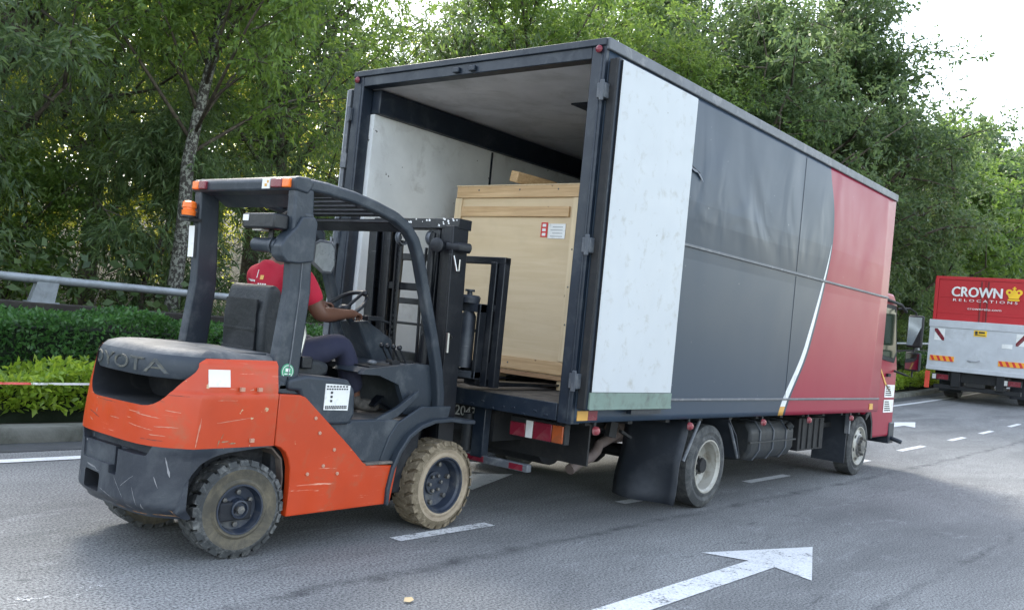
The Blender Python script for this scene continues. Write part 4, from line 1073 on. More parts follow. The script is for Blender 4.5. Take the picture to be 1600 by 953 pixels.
# mast
def chan(mb, x, y, s, z0, z1, d=.13, w=.07, th=.018, lean=.0):
    """C channel, open towards s"""
    def sl(z): return (1.4-z)*.035
    def bx(xa, xb, ya, yb):
        v = [(xa+sl(z0), ya, z0), (xb+sl(z0), ya, z0), (xb+sl(z0), yb, z0), (xa+sl(z0), yb, z0), (xa+sl(z1), ya, z1), (xb+sl(z1), ya, z1), (xb+sl(z1), yb, z1), (xa+sl(z1), yb, z1)]
        mb.add(v, [(0,3,2,1),(4,5,6,7),(0,1,5,4),(1,2,6,5),(2,3,7,6),(3,0,4,7)], 0)
    bx(x-d/2, x+d/2, y, y+s*th)
    bx(x-d/2, x-d/2+th, y+s*(th+.001), y+s*w); bx(x+d/2-th, x+d/2, y+s*(th+.001), y+s*w)
mast = fk
for s, y in ((1, .745), (-1, 1.575)):
    mb = MB(); chan(mb, -.445, y, s, .12, 2.0, d=.15, w=.08); mb.build('outer_rail', M_black, mast, bevel=.003)
    mb = MB(); chan(mb, -.41, y+s*.085, s, .18, 2.03, d=.13, w=.07); mb.build('inner_rail', M_black, mast, bevel=.003)
    mb = MB(); mb.tube([(-.47, y+s*.20, .35), (-.50, y+s*.20, 1.25)], .033, 14); mb.tube([(-.50, y+s*.20, 1.25), (-.525, y+s*.20, 1.95)], .020, 12)
    mb.build('lift_cylinder', M_black, mast)
    mb = MB(); mb.tube([(-.44, y+s*.265, .5), (-.455, y+s*.265, 1.90)], .012, 6)
    for k in range(34): mb.box(-.478, -.462, y+s*.265-.014, y+s*.265+.014, .55+k*.04, .572+k*.04)
    mb.build('lift_chain', M_black, mast)
    mb = MB(); mb.lathe([(-.02, .055), (-.016, .045), (.016, .045), (.02, .055)], (-.46, y+s*.265, 1.92), (0, 1, 0), 20); mb.lathe([(-.022, .02), (-.021, .001)], (-.46, y+s*.265, 1.92), (0, s, 0), 8); mb.build('chain_pulley', M_trimlt, mast)
    mb = MB(); mb.tube([(-.475, y+s*.23, 1.88), (-.48, y+s*.25, 1.5), (-.46, y+s*.25, .9)], .011, 6); mb.tube([(-.485, y+s*.29, 1.85), (-.49, y+s*.30, 1.5), (-.46, y+s*.30, .9)], .011, 6); mb.build('hose', M_black, mast)
mb = MB()
mb.prism([(-.50, 1.985), (-.37, 1.985), (-.37, 2.055), (-.50, 2.055)], 'y', .740, 1.58); tb_ = mb.build('top_beam', M_black, mast, bevel=.004)
mb = MB(); rq = random.Random(3)
for k in range(17):
    y = rq.uniform(.75, 1.3) if k < 12 else rq.uniform(.75, .95); z = rq.uniform(1.995, 2.045); s = rq.uniform(.004, .012)
    mb.add([(-.5015, y, z), (-.5015, y+s*1.6, z+s*.4), (-.5015, y+s*1.2, z+s*1.8), (-.5015, y-s*.3, z+s)], [(0,1,2,3)])
mb.build('scuff', M_white_st, tb_, recalc=False)
mb = MB(); mb.prism([(-.46, 1.55), (-.36, 1.55), (-.36, 1.60), (-.46, 1.60)], 'y', .76, 1.56); mb.prism([(-.44, .55), (-.33, .55), (-.33, .70), (-.44, .70)], 'y', .76, 1.56)
mb.box(-.43, -.34, .82, 1.5, .20, .36); mb.box(-.485, -.40, .92, 1.02, .70, 1.98); mb.build('cross_member', M_black, mast, bevel=.004)
mb = MB(); mb.box(-.478, -.473, .765, .81, 1.66, 1.74); mb.box(-.4795, -.4782, .77, .79, 1.665, 1.69, 1); mb.build('inspection_label', [M_white_st, M_ink], mast)
mb = MB(); mb.box(-.462, -.452, .762, .785, .84, .98); mb.build('warning_label', M_red_st, mast)
mb = MB(); mb.tube([(-.42, .70, 1.86), (-.50, .72, 1.86), (-.52, .80, 1.86)], .035, 10); mb.lathe([(0, .045), (.05, .05), (.055, .04), (.055, .001)], (-.56, .84, 1.86), (-1, -.3, 0), 14)
hl = mb.build('head_lamp', M_black, fk)
mb = MB(); mb.tube([(-.52, .74, 1.80), (-.50, .72, 1.70), (-.46, .735, 1.70), (-.46, .735, 1.78)], .006, 6); mb.tube([(-.47, .735, 1.25), (-.51, .73, 1.28), (-.50, .735, 1.15)], .012, 6)
mb.build('bracket', M_chrome, hl)

# carriage, load backrest, forks
car = fk
for y0 in (.585, 1.645):
    mb = MB(); mb.box(-.16, -.10, y0, y0+.055, .93, 1.83)
    if y0 < 1: mb.box(-.165, -.095, y0+.070, y0+.125, .93, 1.80)
    mb.build('backrest_post', M_black, car, bevel=.005)
mb = MB(); mb.box(-.162, -.098, .585, 1.70, 1.785, 1.835); mb.build('backrest_bar', M_black, car, bevel=.005)
mb = MB(); mb.box(-.155, -.105, .64, 1.64, 1.455, 1.50); mb.box(-.15, -.11, .64, 1.64, .98, 1.10); mb.box(-.15, -.11, .64, 1.64, 1.30, 1.32); mb.build('carriage_plate', M_black, car, bevel=.005)
for y in (.70, .935):
    mb = MB(); mb.box(-.24, -.17, y, y+.03, .98, 1.50); mb.build('shifter_side', M_black, car, bevel=.004)
mb = MB(); mb.box(-.24, -.17, .70, .965, 1.44, 1.50); mb.box(-.24, -.17, .70, .965, .98, 1.03)
mb.lathe([(0, .075), (.04, .08), (.055, .07), (.055, .02), (.08, .018), (.08, .035), (.095, .035), (.096, .001)], (-.22, .83, 1.50), (0, 0, 1), 18)
mb.lathe([(0, .055), (.36, .055), (.40, .03)], (-.21, .83, 1.05), (0, 0, 1), 16)
mb.build('shift_cylinder', M_cwblack, car, bevel=.003)
for k in range(2):
    mb = MB(); mb.tube([(-.20, .745+.13*k, 1.04), (-.20, .745+.13*k, 1.43)], .006, 6); mb.build('rod', M_chrome, car)
for y in (.86, 1.38):
    mb = MB()
    mb.prism([(-.10, 1.10), (-.06, 1.10), (-.055, .985), (-.02, .955), (1.30, .935), (1.30, .925), (-.04, .915), (-.10, .93)], 'y', y-.055, y+.055)
    mb.build('fork', M_black, fk, bevel=.005)

# ================================================================== THE DRIVER
def skin(name, nodes, edges, mat, parent=None, sub=2, root=0, local=None):
    """nodes: (x, y, z, rx, ry); one continuous surface grown along the edges"""
    me = bpy.data.meshes.new(name); me.from_pydata([n[:3] for n in nodes], edges, [])
    o = bpy.data.objects.new(name, me); col.objects.link(o)
    o.modifiers.new('s', 'SKIN').use_smooth_shade = True
    lay = me.skin_vertices[0] if len(me.skin_vertices) else None
    if lay is None:
        bm = bmesh.new(); bm.from_mesh(me); bm.verts.layers.skin.verify(); bm.to_mesh(me); bm.free(); lay = me.skin_vertices[0]
    for i, n in enumerate(nodes):
        lay.data[i].radius = (n[3], n[4] if len(n) > 4 else n[3]); lay.data[i].use_root = (i == root)
    m = o.modifiers.new('u', 'SUBSURF'); m.levels = sub; m.render_levels = sub
    dg = bpy.context.evaluated_depsgraph_get(); dg.update()
    m2 = bpy.data.meshes.new_from_object(o.evaluated_get(dg)); bpy.data.objects.remove(o)
    m2.materials.clear(); m2.materials.append(mat); m2.shade_smooth()
    return m2
def join_meshes(name, meshes, mats, parent):
    mb = MB()
    for me, mi in meshes: mb.add([tuple(v.co) for v in me.vertices], [tuple(p.vertices) for p in me.polygons], mi)
    return mb.build(name, mats, parent, ang=180, recalc=True)

M_flesh = pm('dark_skin', (.115, .05, .030), .5, bump=(.1, 60), var=.06)
M_shirt = pm('red_shirt', (.40, .010, .032), .85, bump=(.5, 9), var=.1)
M_pants = pm('navy_trousers', (.018, .020, .044), .85, bump=(.6, 12), var=.15)
M_hair = pm('black_hair', (.012, .011, .010), .7, bump=(1, 120))
M_boot = pm('dusty_boot', (.06, .055, .05), .8, dirt=((.2, .18, .16), .5, 10), bump=(.4, 50))
DX, DY = -.02, 0
pr = empty('person', (-1.58, YC, 1.04), 'driver in a red T-shirt and navy trousers seated in the forklift, hand at the wheel', 'person')
def P3(x, y, z): return (x, y, z)
sho_r, elb_r, wri_r = (-1.585, .965, 1.555), (-1.475, .895, 1.325), (-1.145, 1.015, 1.345)
sho_l, elb_l, wri_l = (-1.625, 1.365, 1.535), (-1.44, 1.45, 1.32), (-1.16, 1.33, 1.385)
hip_r, kne_r, ank_r = (-1.53, 1.06, 1.045), (-1.185, 1.00, 1.155), (-1.045, .99, .815)
hip_l, kne_l, ank_l = (-1.53, 1.27, 1.045), (-1.19, 1.34, 1.14), (-1.02, 1.33, .81)
N = []; E_ = []
def node(p, rx, ry=None, to=None):
    N.append((p[0], p[1], p[2], rx, ry if ry else rx))
    if to is not None: E_.append((to, len(N)-1))
    return len(N)-1
def lerp(a, b, t): return tuple(a[i]+(b[i]-a[i])*t for i in range(3))
pel = node((-1.545, 1.165, 1.04), .125, .10)
bel = node((-1.555, 1.165, 1.20), .12, .10, pel)
che = node((-1.62, 1.165, 1.40), .13, .10, bel)
upc = node((-1.615, 1.165, 1.535), .11, .08, che)
nec = node((-1.575, 1.165, 1.645), .055, .055, upc)
skl = node((-1.55, 1.165, 1.72), .06, .06, nec)
hd1 = node((-1.515, 1.165, 1.80), .088, .075, skl)
hd2 = node((-1.52, 1.165, 1.885), .078, .068, hd1)
for s_, e_, w_ in ((sho_r, elb_r, wri_r), (sho_l, elb_l, wri_l)):
    a = node(s_, .066, .064, upc); b = node(lerp(s_, e_, .5), .058, .058, a); c = node(e_, .049, .050, b)
    d = node(lerp(e_, w_, .3), .050, .049, c); e = node(lerp(e_, w_, .7), .037, .036, d); f = node(w_, .028, .032, e)
    g = node(lerp(e_, w_, 1.13), .020, .034, f)
    # five fingers, curled round the rim
    dr = Vector(w_) - Vector(e_); dr.normalize(); sd_ = Vector((-dr.y, dr.x, 0)).normalized(); up = Vector((0, 0, 1))
    base = Vector(lerp(e_, w_, 1.22)); sgn = 1 if s_ is sho_r else -1
    for k, ln in enumerate((.062, .072, .068, .054)):
        off = sd_*(.026 - k*.0175)
        p0 = base + off*.9; p1 = p0 + dr*ln*.45 + off*.2 - up*.006; p2 = p1 + dr*ln*.28 - up*ln*.30; p3 = p2 - dr*ln*.05 - up*ln*.32
        n0 = node(tuple(p0), .011, .010, g); n1 = node(tuple(p1), .0092, .009, n0); n2 = node(tuple(p2), .0085, .0085, n1); node(tuple(p3), .007, .007, n2)
    p0 = Vector(w_) + dr*.03 + sd_*.028*sgn; p1 = p0 + dr*.03 + sd_*.018*sgn - up*.016; p2 = p1 + dr*.028 - up*.022
    n0 = node(tuple(p0), .0115, .0115, f); n1 = node(tuple(p1), .0105, .010, n0); node(tuple(p2), .0085, .008, n1)
for h_, k_, a_ in ((hip_r, kne_r, ank_r), (hip_l, kne_l, ank_l)):
    a = node(h_, .092, .09, pel); b = node(lerp(h_, k_, .5), .075, .075, a); c = node(k_, .055, .058, b)
    d = node(lerp(k_, a_, .35), .052, .055, c); e = node(a_, .036, .038, d)
    f = node((a_[0]+.02, a_[1], a_[2]-.045), .036, .034, e); node((a_[0]+.17, a_[1]-.01, .755), .030, .036, f)
body = skin('body', N, E_, M_flesh)
# nose, ears, brow and chin as bumps on the same surface
hc = Vector((-1.515, 1.165, 1.825))
for v in body.vertices:
    q = v.co - hc
    if q.z > -.12 and q.length < .17:
        if q.x > .04 and abs(q.y) < .02: v.co.x += .020*max(0, 1-abs(q.z+.005)/.035)*(1-abs(q.y)/.02)
        if q.x > .03 and abs(q.z+.045) < .012 and abs(q.y) < .03: v.co.x += .006
        if q.x > .03 and abs(q.z-.018) < .012 and .012 < abs(q.y) < .045: v.co.x -= .006
mbody = MB(); mbody.add([tuple(v.co) for v in body.vertices], [tuple(p.vertices) for p in body.polygons], 0)
for s in (1, -1):
    mbody.ball((-1.525, 1.165+s*.082, 1.815), .030, 0, (.6, .28, 1.0), 10)
    mbody.ball((-1.441, 1.165+s*.030, 1.842), .0115, 1, (.6, 1.1, .8), 10)
mbody.ball((-1.428, 1.165, 1.815), .016, 0, (.9, .8, 1.2), 10)
mbody.ball((-1.434, 1.165, 1.775), .019, 2, (.5, 1.2, .35), 10)
bo = mbody.build('body', [M_flesh, M_wlens, pm('lips', (.16, .05, .04), .5)], pr, ang=180)
# short hair
mb = MB(); mb.ball((-1.53, 1.165, 1.865), .098, 0, (1.02, .90, .88), 18)
hm = mb.build('hair', M_hair, pr, ang=180)
# shirt with short sleeves
N = []; E_ = []
pel = node((-1.525, 1.165, 1.045), .150, .128); bel = node((-1.545, 1.165, 1.20), .150, .128, pel); che = node((-1.625, 1.165, 1.40), .150, .122, bel)
upc = node((-1.62, 1.165, 1.545), .118, .090, che); nc = node((-1.60, 1.165, 1.615), .070, .066, upc)
for s_, e_, w_ in ((sho_r, elb_r, wri_r), (sho_l, elb_l, wri_l)):
    a = node(s_, .080, .077, upc); b = node(lerp(s_, e_, .45), .072, .070, a); c = node(lerp(s_, e_, .80), .069, .068, b)
sm = skin('shirt', N, E_, M_shirt)
shirt_o = join_meshes('shirt', [(sm, 0)], [M_shirt], pr)
# printed back of the shirt: small white lines and an orange mark
# small print across the shoulders, laid on the cloth
bpy.context.view_layer.update()
from mathutils.bvhtree import BVHTree
bv = BVHTree.FromPolygons([v.co + Vector(shirt_o['_o']) for v in shirt_o.data.vertices], [tuple(p.vertices) for p in shirt_o.data.polygons])
def on_shirt(y, z):
    h = bv.ray_cast(Vector((-2.3, y, z)), Vector((1, 0, 0))); return (h[0].x - .003) if h[0] else -1.77
mb = MB()
for (yc_, zc_, wy, hz, mi_) in [(1.33-.014*k, 1.498-.001*k, .009, .012, 0) for k in range(8)] + [(1.19-.02*k, 1.475, .014, .007, 0) for k in range(4)] + [(1.17, 1.515, .03, .026, 1), (1.215, 1.535, .006, .05, 0)]:
    P4 = [(yc_-wy/2, zc_-hz/2), (yc_+wy/2, zc_-hz/2), (yc_+wy/2, zc_+hz/2), (yc_-wy/2, zc_+hz/2)]
    mb.add([(on_shirt(y, z), y, z) for y, z in P4], [(0, 1, 2, 3)], mi_)
mb.build('back_print', [M_white_st, M_tyellow], shirt_o, recalc=False)
# trousers
N = []; E_ = []
pel = node((-1.535, 1.165, 1.04), .138, .112)
for h_, k_, a_ in ((hip_r, kne_r, ank_r), (hip_l, kne_l, ank_l)):
    a = node(h_, .108, .106, pel); b = node(lerp(h_, k_, .5), .100, .098, a); c = node(k_, .082, .084, b)
    d = node(lerp(k_, a_, .4), .078, .076, c); e = node(lerp(k_, a_, .93), .070, .068, d)
tm = skin('trousers', N, E_, M_pants); join_meshes('trousers', [(tm, 0)], [M_pants], pr)
for a_ in (ank_r, ank_l):
    N = []; E_ = []
    a = node((a_[0]-.005, a_[1], a_[2]+.03), .048, .046); b = node((a_[0]-.01, a_[1], a_[2]-.03), .050, .046, a); c = node((a_[0]+.05, a_[1], .772), .046, .045, b)
    d = node((a_[0]+.13, a_[1]-.01, .764), .040, .046, c); node((a_[0]+.205, a_[1]-.015, .758), .030, .040, d)
    bm_ = skin('boot', N, E_, M_boot); join_meshes('boot', [(bm_, 0)], [M_boot], pr)

# ================================================================== THE BOX TRUCK
tk = empty('box_truck', (3.0, 1.25, 0), 'box truck, dark grey and red with a white curved stripe, its rear doors folded open', 'truck')
L, W, ZB, ZT = 6.25, 2.50, .78, 3.33
SHF = -.0
# side panel pieces, split along the curved colour boundary
bz = [(.76, 3.48), (.79, 3.50), (.92, 3.58), (1.33, 3.93), (1.8, 4.14), (2.12, 4.25), (2.40, 4.33), (2.6, 4.35), (2.9, 4.30), (3.25, 4.09)]
def bxz(z):
    z = max(bz[0][0], min(bz[-1][0], z))
    for (a, xa), (b, xb) in zip(bz[:-1], bz[1:]):
        if z <= b:
            t = (z-a)/(b-a); return xa + (xb-xa)*t
def bsm(z): return sum(bxz(z+d) for d in (-.12, -.06, 0, .06, .12))/5
def side(y, name, out):
    mb = MB(); zs = list(np.linspace(.77, 3.27, 60)); rows = []
    for z in zs:
        b = bsm(z); w = .115*max(0, min(1, (2.52-z)/1.5))**.8; g = .05*max(.2, min(1, (3.0-z)/1.2))
        xs_ = [.004] + list(np.linspace(.3, b-w-g-.02, 10)) + [b-w-g, b-g+.0004, b] + list(np.linspace(b+.03, L, 8)); rows.append([(x, y, z) for x in xs_])
    n = len(rows[0])
    k = len(mb.v)
    for r in rows: mb.v += r
    for i in range(len(rows)-1):
        for j in range(n-1):
            mi = 0 if j < 10 else (2 if (j == 11-0 and zs[i] < 2.50) else (0 if j <= 12 else 1))
            if mi == 2 and zs[i] < .83: mi = 3
            mb.f.append((k+i*n+j, k+i*n+j+1, k+(i+1)*n+j+1, k+(i+1)*n+j)); mb.m.append(mi)
    # give the skin its thickness
    s = mb.build(name, [M_tgrey, M_tred, M_tstripe, M_tyellow], tk, recalc=False)
    so_ = s.modifiers.new('th', 'SOLIDIFY'); so_.thickness = .03; so_.offset = 1 if out else -1
    return s
sr = side(0, 'side_panel', False); sl_ = side(W, 'side_panel', True)
for o_ in (sr,):
    mb = MB()
    for z, h in ((2.12, .022), (.925, .020)):
        mb.box(.02, L-.01, -.014, -.0005, z-h/2, z+h/2, 0)
    for z, h in ((2.12, .022), (.925, .020)): pass
    mb.build('rub_rail', M_trimlt, o_, bevel=.004)
mb = MB()
mb.box(3.468, 3.472, -.003, -.0005, 2.14, 3.26); mb.build('panel_seam', M_trim, sr)
mb = MB(); mb.box(3.468, 3.472, -.003, -.0005, .94, 2.10); mb.build('panel_seam', M_trim, sr)
# torn dent near the folded door, with its curled sheet edge
mb = MB()
ps = [(1.16, 2.735), (1.22, 2.745), (1.28, 2.715), (1.34, 2.71), (1.40, 2.69), (1.44, 2.665)]
mb.v += [(x, -.003, z) for x, z in ps] + [(x, -.016+.004*math.sin(i*2), z-.028-.006*math.sin(i*1.7)) for i, (x, z) in enumerate(ps)]
mb.f += [(i, i+1, i+7, i+6) for i in range(5)]; mb.m += [0]*5
mb.prism([(1.15, 2.74), (1.21, 2.752), (1.29, 2.726), (1.40, 2.700), (1.39, 2.69), (1.28, 2.708), (1.22, 2.728)], 'y', -.0032, -.0008, 1)
mb.build('tear', [M_trimlt, M_void], sr, recalc=False)
# roof, trim
mb = MB(); mb.box(-.03, L+.01, .0, W, ZT-.03, ZT); mb.build('roof', M_trim, tk, bevel=.006)
for y0, y1 in ((-.018, .035), (W-.035, W+.018)):
    mb = MB(); mb.box(-.03, L+.012, y0, y1, 3.262, ZT+.012); mb.build('roof_rail', M_trimlt, tk, bevel=.008)
mb = MB(); mb.box(L-.03, L-.001, .03, W-.03, ZB, ZT-.03); mb.build('front_wall', M_tred, tk)
# rear frame
for y0, y1 in ((0.002, .115), (W-.115, W-.002)):
    mb = MB(); mb.box(-.035, .075, y0, y1, .76, ZT-.03)
    mb.box(-.043, -.030, y0+.02, y0+.035, .78, ZT-.10)
    fp = mb.build('rear_post', M_trim, tk, bevel=.008)
    yo = -.012 if y0 < 1 else W+.012
    for z in (1.05, 1.95, 2.98):
        mb = MB(); mb.box(-.06, .02, yo-.022, yo+.045 if y0 < 1 else yo+.022, z-.05, z+.05); mb.box(-.066, -.055, yo-.015, yo+.02, z-.07, z+.07); mb.build('hinge', M_trimmid, fp, bevel=.005)
mb = MB(); mb.box(-.034, .07, .116, W-.116, 3.205, ZT-.032); mb.box(-.05, -.03, .0, W, 3.285, ZT+.005)
for y in (1.18, 1.34): mb.box(-.06, -.034, y-.03, y+.03, 3.22, 3.26)
mb.build('header', M_trim, tk, bevel=.006)
for y in (.05, W-.05):
    mb = MB(); mb.ball((-.052, y, 3.262), .027, 0, (.6, 1, 1)); mb.build('top_marker_lamp', M_rlens, tk)
# floor and sill
mb = MB(); mb.box(-.03, L-.03, .116, W-.116, .845, .89); mb.build('cargo_floor', M_ifloor, tk)
mb = MB(); mb.box(-.045, -.031, .116, W-.116, .772, .888); mb.box(-.03, L-.05, .116, .20, .775, .843); mb.box(-.03, L-.05, W-.2, W-.116, .775, .843)
for k in range(24):
    y = .2 + k*.094; mb.obox((-.047, y, .80+.02*math.sin(k*2.3)), (.006, .03, .014), (R(10*math.sin(k)), 0, 0))
mb.build('rear_sill', M_trim, tk, bevel=.004)
# interior lining
for y0, y1 in ((.036, .10), (W-.16, W-.036)):
    mb = MB(); mb.box(.078, L-.06, y0, y1, .892, 3.0); li = mb.build('inside_lining', M_iwall, tk)
    yy = (y1+.0006, y1+.006) if y0 < 1 else (y0-.006, y0-.0006)
    for x in (1.6, 3.3, 5.0):
        mb = MB(); mb.box(x-.012, x+.012, *yy, .9, 2.99); mb.build('lining_seam', M_trim, li)
    mb = MB(); mb.box(.078, L-.06, y0 if y0 < 1 else y0-.05, y1+.05 if y0 < 1 else y1, 3.002, 3.20); mb.build('cove_beam', M_trim, tk, bevel=.01)
mb = MB(); mb.box(.075, L-.06, .036, W-.036, 3.21, 3.24); ce = mb.build('ceiling_lining', M_iceil, tk)
mb = MB(); mb.box(.95, 1.30, .80, .98, 3.197, 3.209); mb.build('ceiling_vent', M_trim, ce)
mb = MB(); mb.box(L-.10, L-.062, .10, W-.16, .892, 3.0); mb.build('bulkhead_lining', M_iceil, tk)
# doors folded right round
dr = MB(); dr.box(.012, 1.115, -.078, -.032, .862, 3.215)
door = dr.build('rear_door', M_trim, tk, bevel=.008)
door['label'] = 'right rear door folded flat against the side, white inner face with a green kick plate'
mb = MB(); mb.box(.045, 1.112, -.086, -.0785, .985, 3.205); mb.build('inner_skin', M_dwhite, door, bevel=.003)
mb = MB(); mb.box(.030, 1.118, -.092, -.0787, .872, .983); mb.box(.028, 1.12, -.096, -.093, .868, .885); mb.build('kick_plate', M_dgreen, door, bevel=.003)
mb = MB(); mb.box(-.01, .040, -.075, -.020, .87, 3.20); mb.box(.041, .0445, -.092, -.08, .87, 3.2); mb.build('door_seal', M_chassis, door, bevel=.006)
mb = MB(); mb.box(.6, 1.02, -.070, -.030, .83, .861); mb.build('lock_bar', M_trim, door)
dl = MB(); dl.box(.012, 1.115, W+.05, W+.125, .862, 3.215)
door2 = dl.build('rear_door', M_trim, tk, bevel=.008)
mb = MB(); mb.box(.012, 1.112, W+.1255, W+.133, .985, 3.205); mb.build('inner_skin', M_dwhite, door2)
mb = MB()
for z in (1.2, 2.0, 2.6): mb.box(-.03, .03, W+.02, W+.09, z-.06, z+.06)
mb.box(-.012, .008, W+.055, W+.095, .87, 3.2); mb.tube([(-.02, W+.03, 1.75), (-.06, W+.05, 1.85), (-.05, W+.08, 1.95), (-.02, W+.06, 1.9)], .012, 6)
mb.build('lock_hardware', M_trimlt, door2, bevel=.004)

# lower side: reflector stickers, marker lamps
for (a, b, mt, nm) in ((.03, .155, M_tyellow, 'yellow_reflector'), (.158, .27, M_rlens, 'red_reflector')):
    mb = MB(); mb.box(a, b, -.005, -.0006, .785, .85); mb.build(nm, mt, tk)
mb = MB(); mb.box(5.93, 6.05, -.005, -.0006, .80, .87); mb.build('yellow_reflector', M_tyellow, tk)
for x in (.27, 1.62, 3.02, 4.12, 5.35):
    mb = MB(); mb.lathe([(0, .032), (.02, .030), (.032, .020), (.036, .001)], (x, .005, .712), (0, -1, 0), 16); ml = mb.build('side_marker_lamp', pm('lamp_pink', (.26, .045, .055), .3, dirt=((.5, .35, .35), .2, 25)) if x == .27 else bpy.data.materials['lamp_pink'], tk)
    mb = MB(); mb.box(x-.012, x+.012, .005, .02, .70, .78); mb.build('lamp_bracket', M_chassis, ml)
# chassis
mb = MB()
for y in (.80, 1.58): mb.box(.15, 7.2, y, y+.08, .52, .74)
for x in np.arange(.2, 6.2, .55): mb.box(x, x+.06, .04, W-.04, .742, .775)
for x in (.2, 1.3, 2.6, 3.9, 5.3): mb.box(x, x+.08, .88, 1.58, .54, .70)
mb.build('chassis_frame', M_chassis, tk)
mb = MB(); mb.tube([(2.12, .1, .35), (2.12, 2.4, .35)], .06, 12); mb.ball((2.12, 1.25, .35), .17, 0, (.9, 1, 1)); mb.tube([(2.1, 1.25, .40), (5.2, 1.2, .55)], .045, 10); mb.tube([(6.13, .35, .36), (6.13, 2.15, .36)], .05, 10)
for y in (.72, 1.72): mb.prism([(1.45, .60), (2.12, .44), (2.8, .60), (2.8, .57), (2.12, .40), (1.45, .57)], 'y', y, y+.07)
mb.build('axle', M_chassis, tk)
# rear wheels (twin), front wheels
TT = [M_truck_tyre, M_truck_tyre, M_tyre_blk]
wheel(tk, (2.12, .06, .352), .352, .20, .225, -1, TT, M_rimgrey, 'dish')
wheel(tk, (2.12, .50, .352), .352, .20, .225, 1, TT, M_rimgrey, 'dish')
wheel(tk, (2.12, W-.06, .352), .352, .20, .225, 1, TT, M_rimgrey, 'dish')
wheel(tk, (2.12, W-.50, .352), .352, .20, .225, -1, TT, M_rimgrey, 'dish')
wheel(tk, (6.13, .14, .352), .352, .21, .225, -1, TT, M_rimgrey, 'hub')
wheel(tk, (6.13, W-.14, .352), .352, .21, .225, 1, TT, M_rimgrey, 'hub')
# mud flaps: hanging rubber sheet, bottom bent
for y0, y1 in ((.03, .60), (W-.60, W-.03)):
    mb = MB(); rows = []
    for i in range(9):
        t = i/8; z = .74 - .66*t; row = []
        for j in range(9):
            y = y0+(y1-y0)*j/8; row.append((1.66 - .17*t + .05*t*t*math.sin(j*.8+.5) + .015*math.sin(t*9+j*.5), y, z))
        rows.append(row)
    for r in rows: mb.v += r
    for i in range(8):
        for j in range(8): mb.f.append((i*9+j, i*9+j+1, (i+1)*9+j+1, (i+1)*9+j)); mb.m.append(0)
    o_ = mb.build('mud_flap', M_flap, tk, recalc=False); q = o_.modifiers.new('t', 'SOLIDIFY'); q.thickness = .01
for y in (.05, W-.05):
    for p in ([(1.88, y, .74), (1.66, y, .42)], [(2.42, y, .74), (2.66, y, .40)]):
        mb = MB(); mb.tube(p, .014, 8); mb.build('flap_stay', M_trimlt, tk)
for y0, y1 in ((.03, .60), (W-.60, W-.03)):
    mb = MB(); mb.strip([(2.40, .74), (2.56, .60), (2.66, .40)], .008, y0, y1); mb.build('front_flap', M_flap, tk)
# rear end under the bed
for y in (.86, W-1.0+.0):
    mb = MB(); mb.box(.06, .13, y-.045, y+.065, .40, .775); mb.build('underrun_post', M_trim, tk, bevel=.006)
mb = MB(); mb.tube([(.10, 1.00, .43), (.10, 1.00, .70)], .045, 14); mb.build('damper', M_tank, tk)
mb = MB(); mb.box(.07, .12, .40, W-.40, .365, .42); ub = mb.build('underrun_bar', M_trimlt, tk, bevel=.006)
for (a, b) in ((.44, .56), (.80, 1.0), (1.5, 1.7), (1.94, 2.06)):
    mb = MB(); mb.box(.064, .0695, a, b, .372, .413); mb.build('red_reflector', M_rlens, ub)
for y0 in (.14, 1.90):
    hs_ = MB(); hs_.box(.10, .16, y0-.01, y0+.47, .595, .74); ho = hs_.build('tail_lamp', M_chassis, tk, bevel=.006)
    M_olens2 = pm('aged_orange_lens', (.36, .075, .018), .35, dirt=((.15, .06, .03), .4, 12))
    for (a, b, mt) in ((0, .09, M_olens2), (.095, .255, M_rlens), (.26, .32, M_wlens), (.325, .46, M_rlens)):
        mb = MB(); mb.box(.085, .0995, y0+a, y0+b, .605, .725 if a < .3 else .70); mb.build('lens', mt, ho, bevel=.004)
mb = MB(); mb.box(.14, .15, .97, 1.42, .62, .765); npl = mb.build('number_plate', pm('plate_black', (.012, .012, .014), .4), tk, bevel=.004)
mb = MB(); put_text(mb, '2043', .105, (.137, 1.075, .70), (0, -1, 0), (0, 0, 1), .002); mb.build('plate_digits', pm('digit_white', (.7, .7, .68), .5), npl, smooth=False)
mb = MB(); mb.box(.5, .52, .20, 1.9, .42, .72); mb.tube([(.75, .7, .52), (.75, 1.7, .52)], .19, 20); mb.build('spare_carrier', M_chassis, tk)
mb = MB(); mb.tube([(1.55, .62, .56), (1.15, .50, .52), (1.04, .46, .515), (1.0, .45, .47), (.93, .45, .425), (.80, .45, .40), (.66, .45, .345)], .040, 14); mb.tube([(1.6, .70, .56), (2.6, .74, .58)], .09, 14); mb.build('exhaust_pipe', M_exh, tk)
mb = MB(); mb.obox((.95, .30, .66), (.10, .04, .12), (0, R(10), 0)); mb.obox((1.12, .28, .62), (.16, .03, .02), (0, R(20), 0)); mb.build('hanger', M_chassis, tk)
